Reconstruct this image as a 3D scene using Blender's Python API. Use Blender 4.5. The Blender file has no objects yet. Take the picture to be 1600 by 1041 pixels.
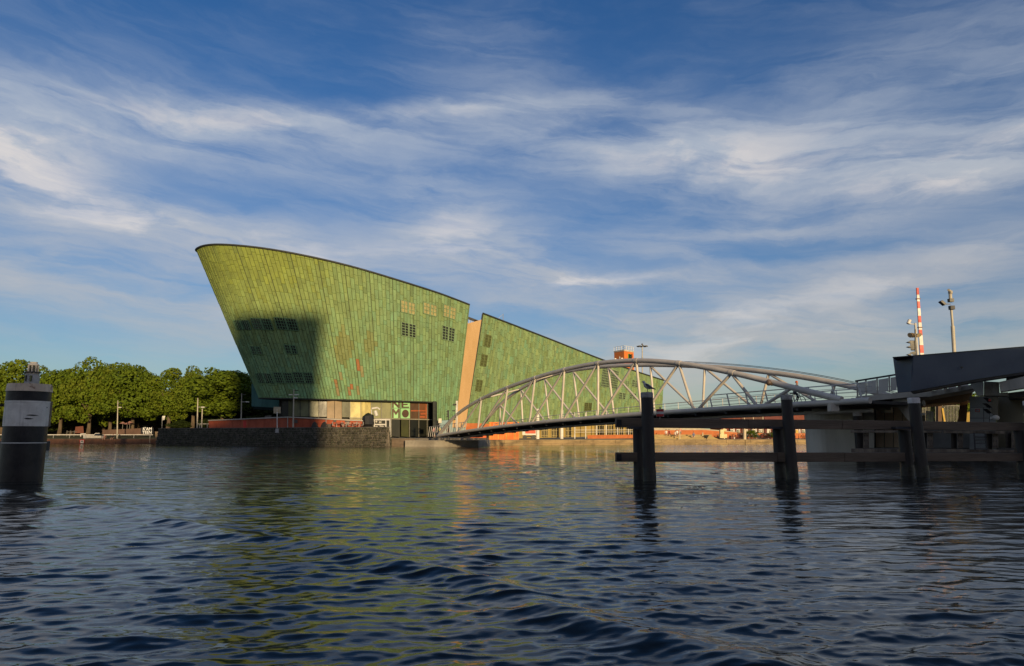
import bpy, math, random
import numpy as np
from mathutils import Vector, Matrix
random.seed(7); rng = np.random.default_rng(7)
scene = bpy.context.scene
col = scene.collection
R = math.radians

# ------------------------------------------------------------------ camera
FPX, CX, CY, HZ, H = 1067.0, 800.0, 520.5, 681.0, 1.48
TH = math.atan((HZ - CY) / FPX)
cd = bpy.data.cameras.new('camera'); cam = bpy.data.objects.new('camera', cd); col.objects.link(cam)
cd.sensor_width = 36.0; cd.lens = 36.0 * FPX / 1600.0; cd.clip_start = 0.2; cd.clip_end = 9000
cam.location = (0, 0, H); cam.rotation_euler = (math.pi / 2 + TH, 0, 0)
scene.camera = cam
CT, ST = math.cos(TH), math.sin(TH)

# ------------------------------------------------------------------ sun, sky, exposure
SUN_EL = R(7.5); SX, SY = 0.35, -0.9367
SUN_DIR = Vector((SX * math.cos(SUN_EL), SY * math.cos(SUN_EL), math.sin(SUN_EL)))
sl = bpy.data.lights.new('sun', 'SUN'); sl.energy = 5.0; sl.angle = R(0.8); sl.color = (1.0, 0.74, 0.40)
so = bpy.data.objects.new('sun', sl); col.objects.link(so)
so.rotation_euler = SUN_DIR.to_track_quat('Z', 'Y').to_euler()
so.location = (60, -80, 60)
SKY_STRENGTH = 0.10
scene.view_settings.view_transform = 'Standard'; scene.view_settings.look = 'None'
scene.view_settings.exposure = 0.0; scene.view_settings.gamma = 1.0
scene.view_settings.use_curve_mapping = False


class NT:
    """small helper for wiring nodes"""
    def __init__(s, nt): s.nt = nt; nt.nodes.clear()
    def n(s, t, **kw):
        nd = s.nt.nodes.new(t)
        for k, v in kw.items():
            if k in ('i', 'props'): continue
            setattr(nd, k, v)
        for k, v in (kw.get('i') or {}).items(): s.set(nd.inputs[k], v)
        return nd
    def set(s, inp, v):
        if isinstance(v, bpy.types.NodeSocket): s.nt.links.new(v, inp)
        elif isinstance(v, bpy.types.Node): s.nt.links.new(v.outputs[0], inp)
        else:
            if isinstance(v, (tuple, list)) and len(v) == 3 and inp.type == 'RGBA': v = (*v, 1)
            inp.default_value = v
    def m(s, op, a, b=None, c=None, clamp=False):
        nd = s.nt.nodes.new('ShaderNodeMath'); nd.operation = op; nd.use_clamp = clamp
        for k, v in enumerate((a, b, c)):
            if v is not None: s.set(nd.inputs[k], v)
        return nd.outputs[0]
    def mix(s, f, a, b, blend='MIX'):
        nd = s.nt.nodes.new('ShaderNodeMix'); nd.data_type = 'RGBA'; nd.blend_type = blend; nd.clamp_factor = True
        s.set(nd.inputs['Factor'], f); s.set(nd.inputs[6], a); s.set(nd.inputs[7], b)
        return nd.outputs[2]
    def xyz(s, x, y, z):
        nd = s.nt.nodes.new('ShaderNodeCombineXYZ')
        for k, v in enumerate((x, y, z)): s.set(nd.inputs[k], v)
        return nd.outputs[0]
    def noise(s, vec, scale, detail=4, rough=0.55, dist=0.0):
        nd = s.n('ShaderNodeTexNoise', i={'Vector': vec, 'Scale': scale, 'Detail': detail, 'Roughness': rough, 'Distortion': dist})
        return nd.outputs['Fac']
    def ramp(s, f, stops):
        nd = s.nt.nodes.new('ShaderNodeMapRange'); s.set(nd.inputs[0], f)
        nd.inputs[1].default_value, nd.inputs[2].default_value = stops[0], stops[1]
        nd.inputs[3].default_value, nd.inputs[4].default_value = stops[2], stops[3]
        nd.interpolation_type = 'SMOOTHSTEP'
        return nd.outputs[0]


def azel(px, py):
    u, v = (px - CX) / FPX, (CY - py) / FPX
    d = Vector((u, CT - v * ST, ST + v * CT)).normalized()
    return math.atan2(d.x, d.y), math.asin(d.z)


world = bpy.data.worlds.new('World'); scene.world = world; world.use_nodes = True
w = NT(world.node_tree)
sky = w.n('ShaderNodeTexSky', sky_type='NISHITA', sun_disc=False, sun_elevation=SUN_EL, sun_rotation=math.atan2(SX, SY),
          altitude=0, air_density=1.0, dust_density=0.25, ozone_density=2.5)
tc = w.n('ShaderNodeTexCoord')
sep = w.n('ShaderNodeSeparateXYZ', i={0: tc.outputs['Generated']})
X, Y, Z = sep.outputs
az = w.m('ARCTAN2', X, Y)
el = w.m('ARCSINE', w.m('MAXIMUM', w.m('MINIMUM', Z, 0.9999), -0.9999))
# wispy warping shared by all clouds
vw = w.xyz(w.m('MULTIPLY', az, 2.2), w.m('MULTIPLY', el, 6.0), 0.0)
wn = w.n('ShaderNodeTexNoise', i={'Vector': vw, 'Scale': 1.6, 'Detail': 6, 'Roughness': 0.6})
ws = w.n('ShaderNodeSeparateColor', i={0: wn.outputs['Color']})
azw = w.m('ADD', az, w.m('MULTIPLY', w.m('SUBTRACT', ws.outputs[0], 0.5), 0.16))
elw = w.m('ADD', el, w.m('MULTIPLY', w.m('SUBTRACT', ws.outputs[1], 0.5), 0.065))
# fine fibres, combed at a slight slant
fx = w.m('ADD', w.m('MULTIPLY', azw, 2.4), w.m('MULTIPLY', elw, 2.5))
fy = w.m('ADD', w.m('MULTIPLY', elw, 17.0), w.m('MULTIPLY', azw, 1.6))
fib = w.noise(w.xyz(fx, fy, 0.0), 1.7, 9, 0.62, 0.5)
soft = w.noise(w.xyz(w.m('MULTIPLY', azw, 3.2), w.m('MULTIPLY', elw, 9.0), 3.1), 1.5, 7, 0.58)
fibm = w.ramp(fib, (0.34, 0.68, 0.0, 1.0))
softm = w.ramp(soft, (0.34, 0.66, 0.0, 1.0))
PATCH = [(1330, 560, 330, 50, 0, .35), (700, 560, 500, 30, 0, .15),  # px, py, half width, half height, slant (deg, + = rising right), amount
    (0, 212, 45, 38, 0, 1.05), (40, 235, 130, 30, 6, .40), (170, 205, 230, 30, 4, .62), (400, 192, 230, 20, 3, .78), (650, 178, 200, 10, 5, .75),
    (230, 150, 200, 40, -6, .14), (60, 295, 130, 22, -14, .42), (230, 330, 200, 28, -12, .52), (340, 362, 210, 22, -4, .52), (100, 410, 240, 55, -4, .55),
    (250, 470, 220, 30, -8, .42), (700, 355, 70, 55, -35, .48), (800, 390, 120, 40, -25, .42), (850, 420, 150, 24, -12, .40), (980, 432, 190, 11, 0, .60),
    (900, 480, 160, 22, -8, .40), (960, 240, 150, 42, -8, .50), (1080, 225, 160, 38, -3, .48), (1180, 275, 100, 34, -6, .58),
    (1240, 250, 170, 60, 0, .28), (1440, 252, 62, 30, 4, .85), (1540, 262, 90, 28, 8, .75), (1590, 180, 60, 60, 20, .38),
    (1350, 150, 240, 60, 6, .26), (1400, 310, 200, 20, 6, .34), (760, 105, 120, 38, -12, .26), (600, 300, 200, 40, -5, .20),
    (1130, 357, 130, 12, -3, .40), (1040, 395, 70, 10, -10, .30), (1500, 398, 170, 24, 2, .50), (1380, 440, 200, 14, 4, .30),
    (1480, 520, 260, 26, 6, .42), (1200, 520, 260, 40, 10, .36), (600, 420, 120, 40, -10, .30), (1050, 500, 150, 20, 3, .34)]
tot = None
for (px, py, hw, hh, rot, amp) in PATCH:
    amp *= 1.3 if py > 320 else 1.05
    a0, e0 = azel(px, py); sa, se = hw / FPX * 1.25, hh / FPX * 1.15
    da, de = w.m('SUBTRACT', azw, a0), w.m('SUBTRACT', elw, e0)
    c, s_ = math.cos(R(rot)), math.sin(R(rot))
    u = w.m('ADD', w.m('MULTIPLY', da, c / sa), w.m('MULTIPLY', de, s_ / sa))
    v = w.m('SUBTRACT', w.m('MULTIPLY', de, c / se), w.m('MULTIPLY', da, s_ / se))
    g = w.m('MULTIPLY', w.m('EXPONENT', w.m('MULTIPLY', w.m('ADD', w.m('MULTIPLY', u, u), w.m('MULTIPLY', v, v)), -0.7)), amp)
    tot = g if tot is None else w.m('ADD', tot, g)
# thin veil and general cirrus over the whole sky
lowband = w.m('EXPONENT', w.m('MULTIPLY', w.m('MAXIMUM', el, 0.0), -5.0))
back = w.ramp(w.m('ABSOLUTE', az), (0.8, 1.3, 0.0, 0.50))  # extra cloud behind the viewer, added to warm the foreground shade
gen = w.m('MULTIPLY', w.m('MULTIPLY', fibm, softm), 0.10)
tot = w.m('ADD', tot, back)
tex = w.m('ADD', w.m('MULTIPLY', fibm, 0.62), w.m('ADD', w.m('MULTIPLY', softm, 0.50), 0.16))
dens = w.m('ADD', w.m('MULTIPLY', tot, tex), gen)
dens = w.m('ADD', dens, w.m('ADD', w.m('MULTIPLY', lowband, 0.44), 0.03))
dens = w.m('SUBTRACT', 1.0, w.m('EXPONENT', w.m('MULTIPLY', dens, -0.90)))
dens = w.m('MINIMUM', dens, 0.90)
skyc = w.n('ShaderNodeHueSaturation', i={'Saturation': 1.34, 'Value': 0.92, 'Hue': 0.500, 'Color': sky.outputs[0]})
skyt = w.mix(1.0, skyc.outputs[0], (0.70, 0.98, 1.32, 1), 'MULTIPLY')
# the veil warms towards the horizon
cloud_hi = (5.4, 5.8, 6.3, 1); cloud_lo = (5.6, 5.0, 4.4, 1)
cc = w.mix(w.ramp(el, (0.03, 0.42, 0.0, 1.0)), cloud_lo, cloud_hi)
bright = w.ramp(w.m('MULTIPLY', tot, softm), (0.55, 1.6, 0.0, 0.9))
cc = w.mix(bright, cc, (8.0, 7.4, 6.9, 1))
# clouds near the low sun glow warm
sdot = w.m('ADD', w.m('MULTIPLY', X, SX), w.m('MULTIPLY', Y, SY))
cc = w.mix(w.ramp(sdot, (0.1, 0.95, 0.0, 0.6)), cc, (9.0, 6.2, 3.4, 1))
final = w.mix(dens, skyt, cc)
bg = w.n('ShaderNodeBackground', i={'Color': final, 'Strength': SKY_STRENGTH})
wo = w.n('ShaderNodeOutputWorld', i={'Surface': bg.outputs[0]})


# ------------------------------------------------------------------ helpers
def P(px, py, D):
    """point on the ray of a photograph pixel at D metres ahead"""
    u, v = (px - CX) / FPX, (CY - py) / FPX
    d = Vector((u, CT - v * ST, ST + v * CT)); k = D / d.y
    return Vector((d.x * k, D, H + d.z * k))

def pixarr(p):
    p = np.asarray(p, float); x, y, z = p[..., 0], p[..., 1], p[..., 2] - H
    dep = y * CT + z * ST; up = z * CT - y * ST
    return CX + FPX * x / dep, CY - FPX * up / dep

def PX(px, D, z):
    """point at height z above the water under pixel column px"""
    for _ in range(1):
        dep = D * CT + (z - H) * ST
    return Vector(((px - CX) / FPX * dep, D, z))

MATS = {}
def hint(x, xs, Ds):
    """distance of a straight wall under pixel column x (1/D runs evenly across the picture)"""
    return 1.0 / float(np.interp(x, xs, [1.0 / d for d in Ds]))

def silhouette(px0, px1, py, D):
    """centre and radius of an upright cylinder seen between two pixel columns"""
    a0, a1 = azel(px0, py)[0], azel(px1, py)[0]; m = (a0 + a1) / 2; dist = D / math.cos(m)
    return dist * math.sin(m), D, dist * math.sin((a1 - a0) / 2)

def mat(name, c1, c2=None, scale=2.0, rough=0.75, metal=0.0, bump=0.0, bscale=None, stretch=(1, 1, 1), spec=0.5, coat=0.0, emit=None):
    if name in MATS: return MATS[name]
    m = bpy.data.materials.new(name); m.use_nodes = True; t = NT(m.node_tree)
    c2 = c2 or tuple(x * 0.72 for x in c1)
    tcn = t.n('ShaderNodeTexCoord')
    mp = t.n('ShaderNodeMapping', i={'Vector': tcn.outputs['Object'], 'Scale': stretch})
    f = t.ramp(t.noise(mp.outputs[0], scale, 7, 0.65), (0.32, 0.68, 0, 1))
    colr = t.mix(f, (*c1, 1), (*c2, 1))
    b = t.n('ShaderNodeBsdfPrincipled', i={'Base Color': colr, 'Metallic': metal, 'Specular IOR Level': spec, 'Coat Weight': coat})
    t.set(b.inputs['Roughness'], t.m('ADD', t.m('MULTIPLY', f, 0.12), rough - 0.06))
    if bump:
        bn = t.n('ShaderNodeBump', i={'Strength': bump, 'Distance': 0.05, 'Height': t.noise(mp.outputs[0], bscale or scale * 6, 8, 0.6)})
        t.set(b.inputs['Normal'], bn.outputs[0])
    t.n('ShaderNodeOutputMaterial', i={'Surface': b.outputs[0]})
    MATS[name] = m; return m

def tintmat(name, rough=0.8, bump=0.3, stretch=(1, 1, .25), var=0.5, scale=1.6, spec=0.3):
    """colour comes from the piece's own 'tint' attribute, weathered with streaks"""
    m = bpy.data.materials.new(name); m.use_nodes = True; t = NT(m.node_tree)
    at = t.n('ShaderNodeAttribute', attribute_name='tint')
    g = t.n('ShaderNodeNewGeometry')
    mp = t.n('ShaderNodeMapping', i={'Vector': g.outputs['Position'], 'Scale': stretch})
    f = t.noise(mp.outputs[0], scale, 8, 0.68)
    f2 = t.noise(g.outputs['Position'], 7.0, 5, 0.7)
    c = t.mix(t.ramp(f, (0.35, 0.7, 0, var)), at.outputs['Color'], (0.10, 0.115, 0.035, 1))
    c = t.mix(t.ramp(f2, (0.5, 0.8, 0, 0.35)), c, (0.30, 0.42, 0.27, 1))
    b = t.n('ShaderNodeBsdfPrincipled', i={'Base Color': c, 'Roughness': rough, 'Specular IOR Level': spec})
    if bump:
        bn = t.n('ShaderNodeBump', i={'Strength': bump, 'Distance': 0.03, 'Height': f2}); t.set(b.inputs['Normal'], bn.outputs[0])
    t.n('ShaderNodeOutputMaterial', i={'Surface': b.outputs[0]})
    MATS[name] = m; return m

def worldloc(o):
    v = Vector((0, 0, 0))
    while o is not None: v += o.location; o = o.parent
    return v

def tag(o, label=None, cat=None, group=None, kind=None):
    if label: o['label'] = label
    if cat: o['category'] = cat
    if group: o['group'] = group
    if kind: o['kind'] = kind
    return o

def thing(name, loc, label, cat, group=None):
    o = bpy.data.objects.new(name, None); col.objects.link(o); o.location = loc
    o.empty_display_size = 0.3
    return tag(o, label, cat, group)

class MB:
    def __init__(s): s.v = []; s.f = []; s.c = []; s.cur = None
    def face(s, idx): s.f.append(tuple(idx)); s.c.append(s.cur)
    def add(s, vs, fs):
        b = len(s.v); s.v.extend([tuple(p) for p in vs])
        for f in fs: s.face([b + i for i in f])
    def hexa(s, p):  # 8 points: bottom 4, top 4
        s.add(p, [(0, 3, 2, 1), (4, 5, 6, 7), (0, 1, 5, 4), (1, 2, 6, 5), (2, 3, 7, 6), (3, 0, 4, 7)]); return s
    def box(s, c, size, rz=0.0, top=1.0):
        x, y, z = size[0] / 2, size[1] / 2, size[2] / 2; cc, ss = math.cos(rz), math.sin(rz); pts = []
        for dz, k in ((-z, 1), (z, top)):
            for a, b in ((-x, -y), (x, -y), (x, y), (-x, y)):
                a *= k; b *= k
                pts.append((c[0] + a * cc - b * ss, c[1] + a * ss + b * cc, c[2] + dz))
        return s.hexa(pts)
    def bar(s, a, b, wd, ht=None, up=(0, 0, 1)):
        a, b = Vector(a), Vector(b); ht = ht or wd; d = (b - a).normalized()
        up = Vector(up)
        if abs(d.dot(up)) > .98: up = Vector((1, 0, 0))
        r = d.cross(up).normalized() * wd / 2; u = r.cross(d).normalized() * ht / 2
        return s.hexa([a - r - u, a + r - u, a + r + u, a - r + u, b - r - u, b + r - u, b + r + u, b - r + u])
    def tube(s, pts, rad, n=10, cap=True):
        pts = [Vector(p) for p in pts]; rads = rad if isinstance(rad, (list, tuple)) else [rad] * len(pts)
        base = len(s.v); prev = None
        for i, p in enumerate(pts):
            d = (pts[min(i + 1, len(pts) - 1)] - pts[max(i - 1, 0)]).normalized()
            ref = prev if prev is not None else (Vector((0, 0, 1)) if abs(d.z) < .9 else Vector((1, 0, 0)))
            r = (ref - d * ref.dot(d)).normalized(); prev = r; q = d.cross(r)
            for k in range(n):
                a = 2 * math.pi * k / n
                s.v.append(tuple(p + (r * math.cos(a) + q * math.sin(a)) * rads[i]))
        for i in range(len(pts) - 1):
            for k in range(n):
                a, b = base + i * n + k, base + i * n + (k + 1) % n
                s.face((a, b, b + n, a + n))
        if cap:
            s.face([base + k for k in range(n)][::-1]); s.face([base + (len(pts) - 1) * n + k for k in range(n)])
        return s
    def prism(s, poly, off):
        """polygon of 3D points pushed by the vector off"""
        n = len(poly); b = len(s.v); off = Vector(off)
        s.v.extend([tuple(Vector(p)) for p in poly]); s.v.extend([tuple(Vector(p) + off) for p in poly])
        s.face(range(b, b + n)); s.face(range(b + 2 * n - 1, b + n - 1, -1))
        for i in range(n):
            j = (i + 1) % n; s.face((b + j, b + i, b + n + i, b + n + j))
        return s
    def pp(s, pxpts, D, t):
        """outline given in photo pixels at its real distance, with real thickness t"""
        f = D if callable(D) else (lambda x: D)
        pts = [P(x, y, f(x)) for x, y in pxpts]; u = sum(p.x for p in pts) / sum(p.y for p in pts)
        return s.prism(pts, (t * u, t, 0))
    def ball(s, c, r, seg=8, ring=5):
        c = Vector(c); rx, ry, rz = (r, r, r) if not isinstance(r, (tuple, list)) else r; b = len(s.v)
        for i in range(1, ring):
            th = math.pi * i / ring
            for k in range(seg):
                a = 2 * math.pi * k / seg
                s.v.append((c.x + rx * math.sin(th) * math.cos(a), c.y + ry * math.sin(th) * math.sin(a), c.z + rz * math.cos(th)))
        s.v.append((c.x, c.y, c.z + rz)); s.v.append((c.x, c.y, c.z - rz)); T_, B_ = len(s.v) - 2, len(s.v) - 1
        for k in range(seg):
            k2 = (k + 1) % seg
            s.face((T_, b + k, b + k2)); s.face((B_, b + (ring - 2) * seg + k2, b + (ring - 2) * seg + k))
            for i in range(ring - 2): s.face((b + i * seg + k, b + (i + 1) * seg + k, b + (i + 1) * seg + k2, b + i * seg + k2))
        return s
    def build(s, name, m, parent=None, smooth=False, bevel=0.0, kind=None):
        vs = np.array(s.v, float)
        if parent is not None: org = np.array(worldloc(parent))
        else: org = np.array([(vs[:, 0].min() + vs[:, 0].max()) / 2, (vs[:, 1].min() + vs[:, 1].max()) / 2, vs[:, 2].min()])
        me = bpy.data.meshes.new(name); me.from_pydata((vs - org).tolist(), [], s.f)
        me.materials.append(m)
        if any(c is not None for c in s.c):
            ca = me.color_attributes.new('tint', 'FLOAT_COLOR', 'CORNER'); arr = []
            for f, c in zip(s.f, s.c): arr.extend([*(c or (.3, .3, .3)), 1.0] * len(f))
            ca.data.foreach_set('color', arr)
        if smooth:
            me.polygons.foreach_set('use_smooth', [True] * len(me.polygons))
            try: me.set_sharp_from_angle(angle=R(40))
            except Exception: pass
        me.update(); me.validate()
        o = bpy.data.objects.new(name, me); col.objects.link(o)
        if parent is not None: o.parent = parent
        else: o.location = org
        if bevel:
            bv = o.modifiers.new('bevel', 'BEVEL'); bv.width = bevel; bv.segments = 2; bv.limit_method = 'ANGLE'
        if kind: o['kind'] = kind
        return o

def copy_tree(o, parent=None):
    c = o.copy(); col.objects.link(c); c.parent = parent
    for ch in [x for x in list(o.children)]: copy_tree(ch, c)
    return c

def text_mesh(txt, size, depth=0.02, spacing=1.0):
    cu = bpy.data.curves.new('t', 'FONT'); cu.body = txt; cu.size = size; cu.extrude = depth / 2
    cu.align_x = 'CENTER'; cu.align_y = 'CENTER'; cu.resolution_u = 2; cu.space_line = 0.85; cu.offset = size * .018; cu.space_character = spacing
    o = bpy.data.objects.new('t', cu); col.objects.link(o)
    dg = bpy.context.evaluated_depsgraph_get(); me = bpy.data.meshes.new_from_object(o.evaluated_get(dg))
    bpy.data.objects.remove(o); return me

def text_obj(name, txt, size, loc, m, parent, rz=0.0, depth=0.03):
    me = text_mesh(txt, size, depth); me.name = name; me.materials.clear(); me.materials.append(m)
    o = bpy.data.objects.new(name, me); col.objects.link(o); o.parent = parent
    o.location = Vector(loc) - worldloc(parent); o.rotation_euler = (math.pi / 2, 0, rz); return o

# ------------------------------------------------------------------ materials
COPPER = tintmat('patinated_copper')
JOINT = mat('copper_joint', (.065, .080, .036), (.045, .052, .026), 3, .9)
COPING = mat('coping_dark', (.03, .035, .03), None, 2, .7)
SOFFIT = mat('soffit', (.03, .035, .03), None, 2, .8)
CREAM = mat('cream_render', (.52, .34, .17), (.44, .28, .13), .35, .85, stretch=(1, 1, .25), bump=.1)
CONC = mat('concrete', (.55, .50, .42), (.33, .31, .26), .7, .88, bump=.35, bscale=9, stretch=(1.4, 1.4, .35))
CONC_L = mat('concrete_light', (.55, .51, .44), (.36, .34, .29), .8, .88, bump=.3, bscale=9, stretch=(1.4, 1.4, .35))
CONC_D = mat('concrete_dark', (.14, .13, .115), (.07, .066, .06), .9, .9, bump=.35, bscale=9)
TUBE = mat('tube_paint', (.60, .545, .47), (.48, .435, .385), .6, .42, bump=.05, stretch=(1, 1, 1))
STEEL_D = mat('dark_steel', (.045, .045, .05), (.03, .03, .035), 1.5, .6)
STEEL_W = mat('white_steel', (.62, .60, .56), (.45, .43, .40), 2.5, .5)
GALV = mat('galvanised', (.38, .37, .35), (.28, .27, .26), 4, .45, metal=.3)
GIRD = mat('blue_grey_paint', (.040, .060, .100), (.030, .046, .080), .35, .5, bump=.06, bscale=3)
TIMBER = mat('fender_timber', (.165, .118, .082), (.085, .062, .045), .8, .85, bump=.5, bscale=12, stretch=(.15, 1, 3))
TIMBER_W = mat('worn_timber', (.22, .18, .14), (.07, .055, .045), 1.6, .85, bump=.5, bscale=8, stretch=(1, 1, .3))
PILE = mat('tarred_pile', (.018, .014, .012), (.040, .030, .024), 1.1, .6, bump=.4, bscale=9, stretch=(1.5, 1.5, .25))
CAPM = mat('pile_cap', (.34, .32, .30), (.17, .155, .14), 4, .7, bump=.35, bscale=20)
CAPW = mat('white_pile_cap', (.62, .58, .55), (.42, .38, .36), 5, .6, bump=.15)
BRICK_R = mat('red_brick', (.40, .085, .036), (.29, .060, .028), .6, .85, bump=.2)
BRICK_O = mat('orange_brick', (.52, .16, .045), (.40, .12, .04), .8, .85, bump=.3)
WHITE = mat('white_paint', (.72, .70, .66), (.55, .52, .48), 2, .5)
RED = mat('red_paint', (.55, .03, .02), (.42, .025, .018), 2, .5)
BLACK = mat('black_plastic', (.012, .012, .014), None, 3, .45)
ORANGE = mat('orange_sheet', (.80, .22, .03), (.62, .15, .02), .7, .6, bump=.2)
YELLOW = mat('yellow_ochre', (.55, .36, .06), (.42, .27, .05), 1, .7)
BARK = mat('bark', (.13, .095, .06), (.07, .05, .035), 3, .95, bump=.8, bscale=14, stretch=(1, 1, .25))
GRASS = mat('bank_grass', (.055, .06, .018), (.035, .035, .014), .8, .95, bump=.6, bscale=15)
PAVE = mat('paving', (.16, .14, .12), (.11, .10, .085), .4, .9, bump=.2)
PAVE_W = mat('warm_paving', (.36, .27, .15), (.27, .20, .11), .5, .9, bump=.2)
STONE_W = mat('warm_quay_stone', (.34, .24, .12), (.17, .125, .07), .7, .9, bump=.5, bscale=8, stretch=(.6, .6, 2))
SHEET = mat('rusty_sheet_piling', (.15, .068, .040), (.075, .040, .028), .8, .85, bump=.4, bscale=8)
MORTAR = mat('mortar', (.10, .09, .08), (.07, .06, .055), 1.2, .95)
GLASS_D = mat('dark_window_glass', (.015, .018, .016), (.03, .03, .022), 1.2, .12, spec=.8)
SKIN = mat('skin', (.55, .32, .22), (.5, .29, .2), 3, .6)

def leafmat(name, c1, c2):
    m = bpy.data.materials.new(name); m.use_nodes = True; t = NT(m.node_tree)
    g = t.n('ShaderNodeNewGeometry')
    f = t.noise(g.outputs['Position'], 0.55, 5, 0.7)
    f2 = t.noise(g.outputs['Position'], 6.0, 2, 0.5)
    c = t.mix(t.ramp(f, (0.38, 0.62, 0, 1)), (*c1, 1), (*c2, 1))
    c = t.mix(t.ramp(f2, (0.35, 0.7, 0, .5)), c, (c1[0] * .45, c1[1] * .5, c1[2] * .5, 1))
    b = t.n('ShaderNodeBsdfPrincipled', i={'Base Color': c, 'Roughness': .75, 'Specular IOR Level': .2})
    tr = t.n('ShaderNodeBsdfTranslucent', i={'Color': c})
    ms = t.n('ShaderNodeMixShader', i={0: .22, 1: b.outputs[0], 2: tr.outputs[0]})
    t.n('ShaderNodeOutputMaterial', i={'Surface': ms.outputs[0]}); return m
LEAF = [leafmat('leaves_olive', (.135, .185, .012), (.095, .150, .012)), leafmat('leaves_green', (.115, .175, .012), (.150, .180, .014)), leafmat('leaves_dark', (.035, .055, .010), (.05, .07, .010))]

# ------------------------------------------------------------------ water
def build_water():
    r = [0.8]
    while r[-1] < 3.0: r.append(r[-1] * 1.02)
    while r[-1] < 75: r.append(r[-1] * 1.0040)
    while r[-1] < 4000: r.append(r[-1] * 1.12)
    r = np.array(r)
    a1 = np.linspace(R(-50), R(50), 780); a2 = np.linspace(R(50), R(310), 64)[1:-1]
    a = np.concatenate([a1, a2]); nr, na = len(r), len(a)
    RR, AA = np.meshgrid(r, a, indexing='ij'); x = RR * np.sin(AA); y = RR * np.cos(AA); z = np.zeros_like(x)
    dx = np.zeros_like(x); dy = np.zeros_like(x)
    rr = np.where(RR < 3.0, RR * .02, RR * 0.0040)
    coarse = (np.abs(((AA + math.pi) % (2 * math.pi)) - math.pi) > R(50.5))
    g = np.random.default_rng(3)
    gust = 0.80 + 0.30 * np.sin(x * .21 + y * .13 + 1) * np.sin(y * .17 - x * .06) + .2 * np.sin(x * .55 + 2 * np.sin(y * .3)) * np.sin(y * .9 + x * .1)
    for k in range(170):
        lam = 0.09 * (18 ** (g.random() ** 1.0)); th = -math.pi / 2 + g.normal(0.12, 0.36); ph = g.random() * 6.28
        st = 0.0092 * (0.7 + 0.6 * g.random()) * (1.7 if lam < .35 else (1.35 if lam < .8 else .42)); amp = st * lam / 6.28 * 1.25
        kx, ky = math.cos(th) * 6.2832 / lam, math.sin(th) * 6.2832 / lam
        fade = np.clip((lam / np.maximum(rr, 1e-6) - 2.6) / 3, 0, 1) * gust
        fade = np.where(coarse, 0, fade)
        p = kx * x + ky * y + ph
        z += amp * fade * np.cos(p)
        dx -= amp * fade * math.cos(th) * np.sin(p) * 1.3; dy -= amp * fade * math.sin(th) * np.sin(p) * 1.3
    # the wake ridge crossing the foreground
    wl = np.array([(-14, 19), (-5.8, 12.2), (-2.6, 9.3), (-.74, 7.7), (.45, 6.2), (1.75, 4.4), (3.6, 2.2)])
    best = np.full_like(x, 1e9); sgn = np.zeros_like(x)
    for (p0, p1) in zip(wl[:-1], wl[1:]):
        d = p1 - p0; L = np.hypot(*d); d = d / L
        t = np.clip((x - p0[0]) * d[0] + (y - p0[1]) * d[1], 0, L)
        ex, ey = x - p0[0] - t * d[0], y - p0[1] - t * d[1]
        dd = np.hypot(ex, ey); sg = np.sign(ex * d[1] - ey * d[0])
        mk = dd < best; best = np.where(mk, dd, best); sgn = np.where(mk, sg, sgn)
    sd = best * sgn  # + = camera's left/near side or far side
    wob = .12 * np.sin(x * 1.7 + y * .6) + .08 * np.sin(y * 2.9)
    q = sd + wob
    z += .058 * np.exp(-(q / .34) ** 2) + np.exp(-np.abs(q) / 1.6) * .009 * np.cos(q * 6.2832 / .85) * np.exp(-(best / 4) ** 2)
    x = x + dx; y = y + dy
    vs = np.stack([x, y, z], -1).reshape(-1, 3)
    i, j = np.meshgrid(np.arange(nr - 1), np.arange(na), indexing='ij'); j2 = (j + 1) % na
    fs = np.stack([i * na + j, i * na + j2, (i + 1) * na + j2, (i + 1) * na + j], -1).reshape(-1, 4)
    me = bpy.data.meshes.new('water'); nv, nf = len(vs), len(fs)
    me.vertices.add(nv + 1); allv = np.vstack([vs, [[0, 0, 0]]]); me.vertices.foreach_set('co', allv.ravel())
    fan = np.stack([np.full(na, nv), (np.arange(na) + 1) % na, np.arange(na)], -1)
    me.loops.add(nf * 4 + na * 3); me.polygons.add(nf + na)
    me.loops.foreach_set('vertex_index', np.concatenate([fs[:, ::-1].ravel(), fan[:, ::-1].ravel()]).astype(np.int32))
    ls = np.concatenate([np.arange(nf) * 4, nf * 4 + np.arange(na) * 3]).astype(np.int32)
    me.polygons.foreach_set('loop_start', ls)
    me.polygons.foreach_set('use_smooth', [True] * (nf + na))
    me.update(calc_edges=True)
    m = bpy.data.materials.new('water'); m.use_nodes = True; t = NT(m.node_tree)
    gm = t.n('ShaderNodeNewGeometry')
    mp = t.n('ShaderNodeMapping', i={'Vector': gm.outputs['Position'], 'Scale': (0.7, 2.1, 1.0), 'Rotation': (0, 0, R(10))})
    n1 = t.noise(mp.outputs[0], 2.3, 5, 0.60, .4)
    n2 = t.noise(mp.outputs[0], 0.65, 3, 0.5, .2)
    n3 = t.noise(mp.outputs[0], 11.0, 4, 0.6, .3)
    cdn = t.n('ShaderNodeVectorMath', operation='LENGTH', i={0: gm.outputs['Position']})
    far = t.ramp(cdn.outputs['Value'], (4.0, 32.0, 0.15, 1.0))
    hgt = t.m('ADD', t.m('MULTIPLY', n1, t.m('MULTIPLY', far, 0.022)), t.m('ADD', t.m('MULTIPLY', n2, t.m('MULTIPLY', far, 0.13)), t.m('MULTIPLY', n3, 0.0008)))
    bp = t.n('ShaderNodeBump', i={'Strength': 1.0, 'Distance': 1.0, 'Height': hgt})
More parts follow.
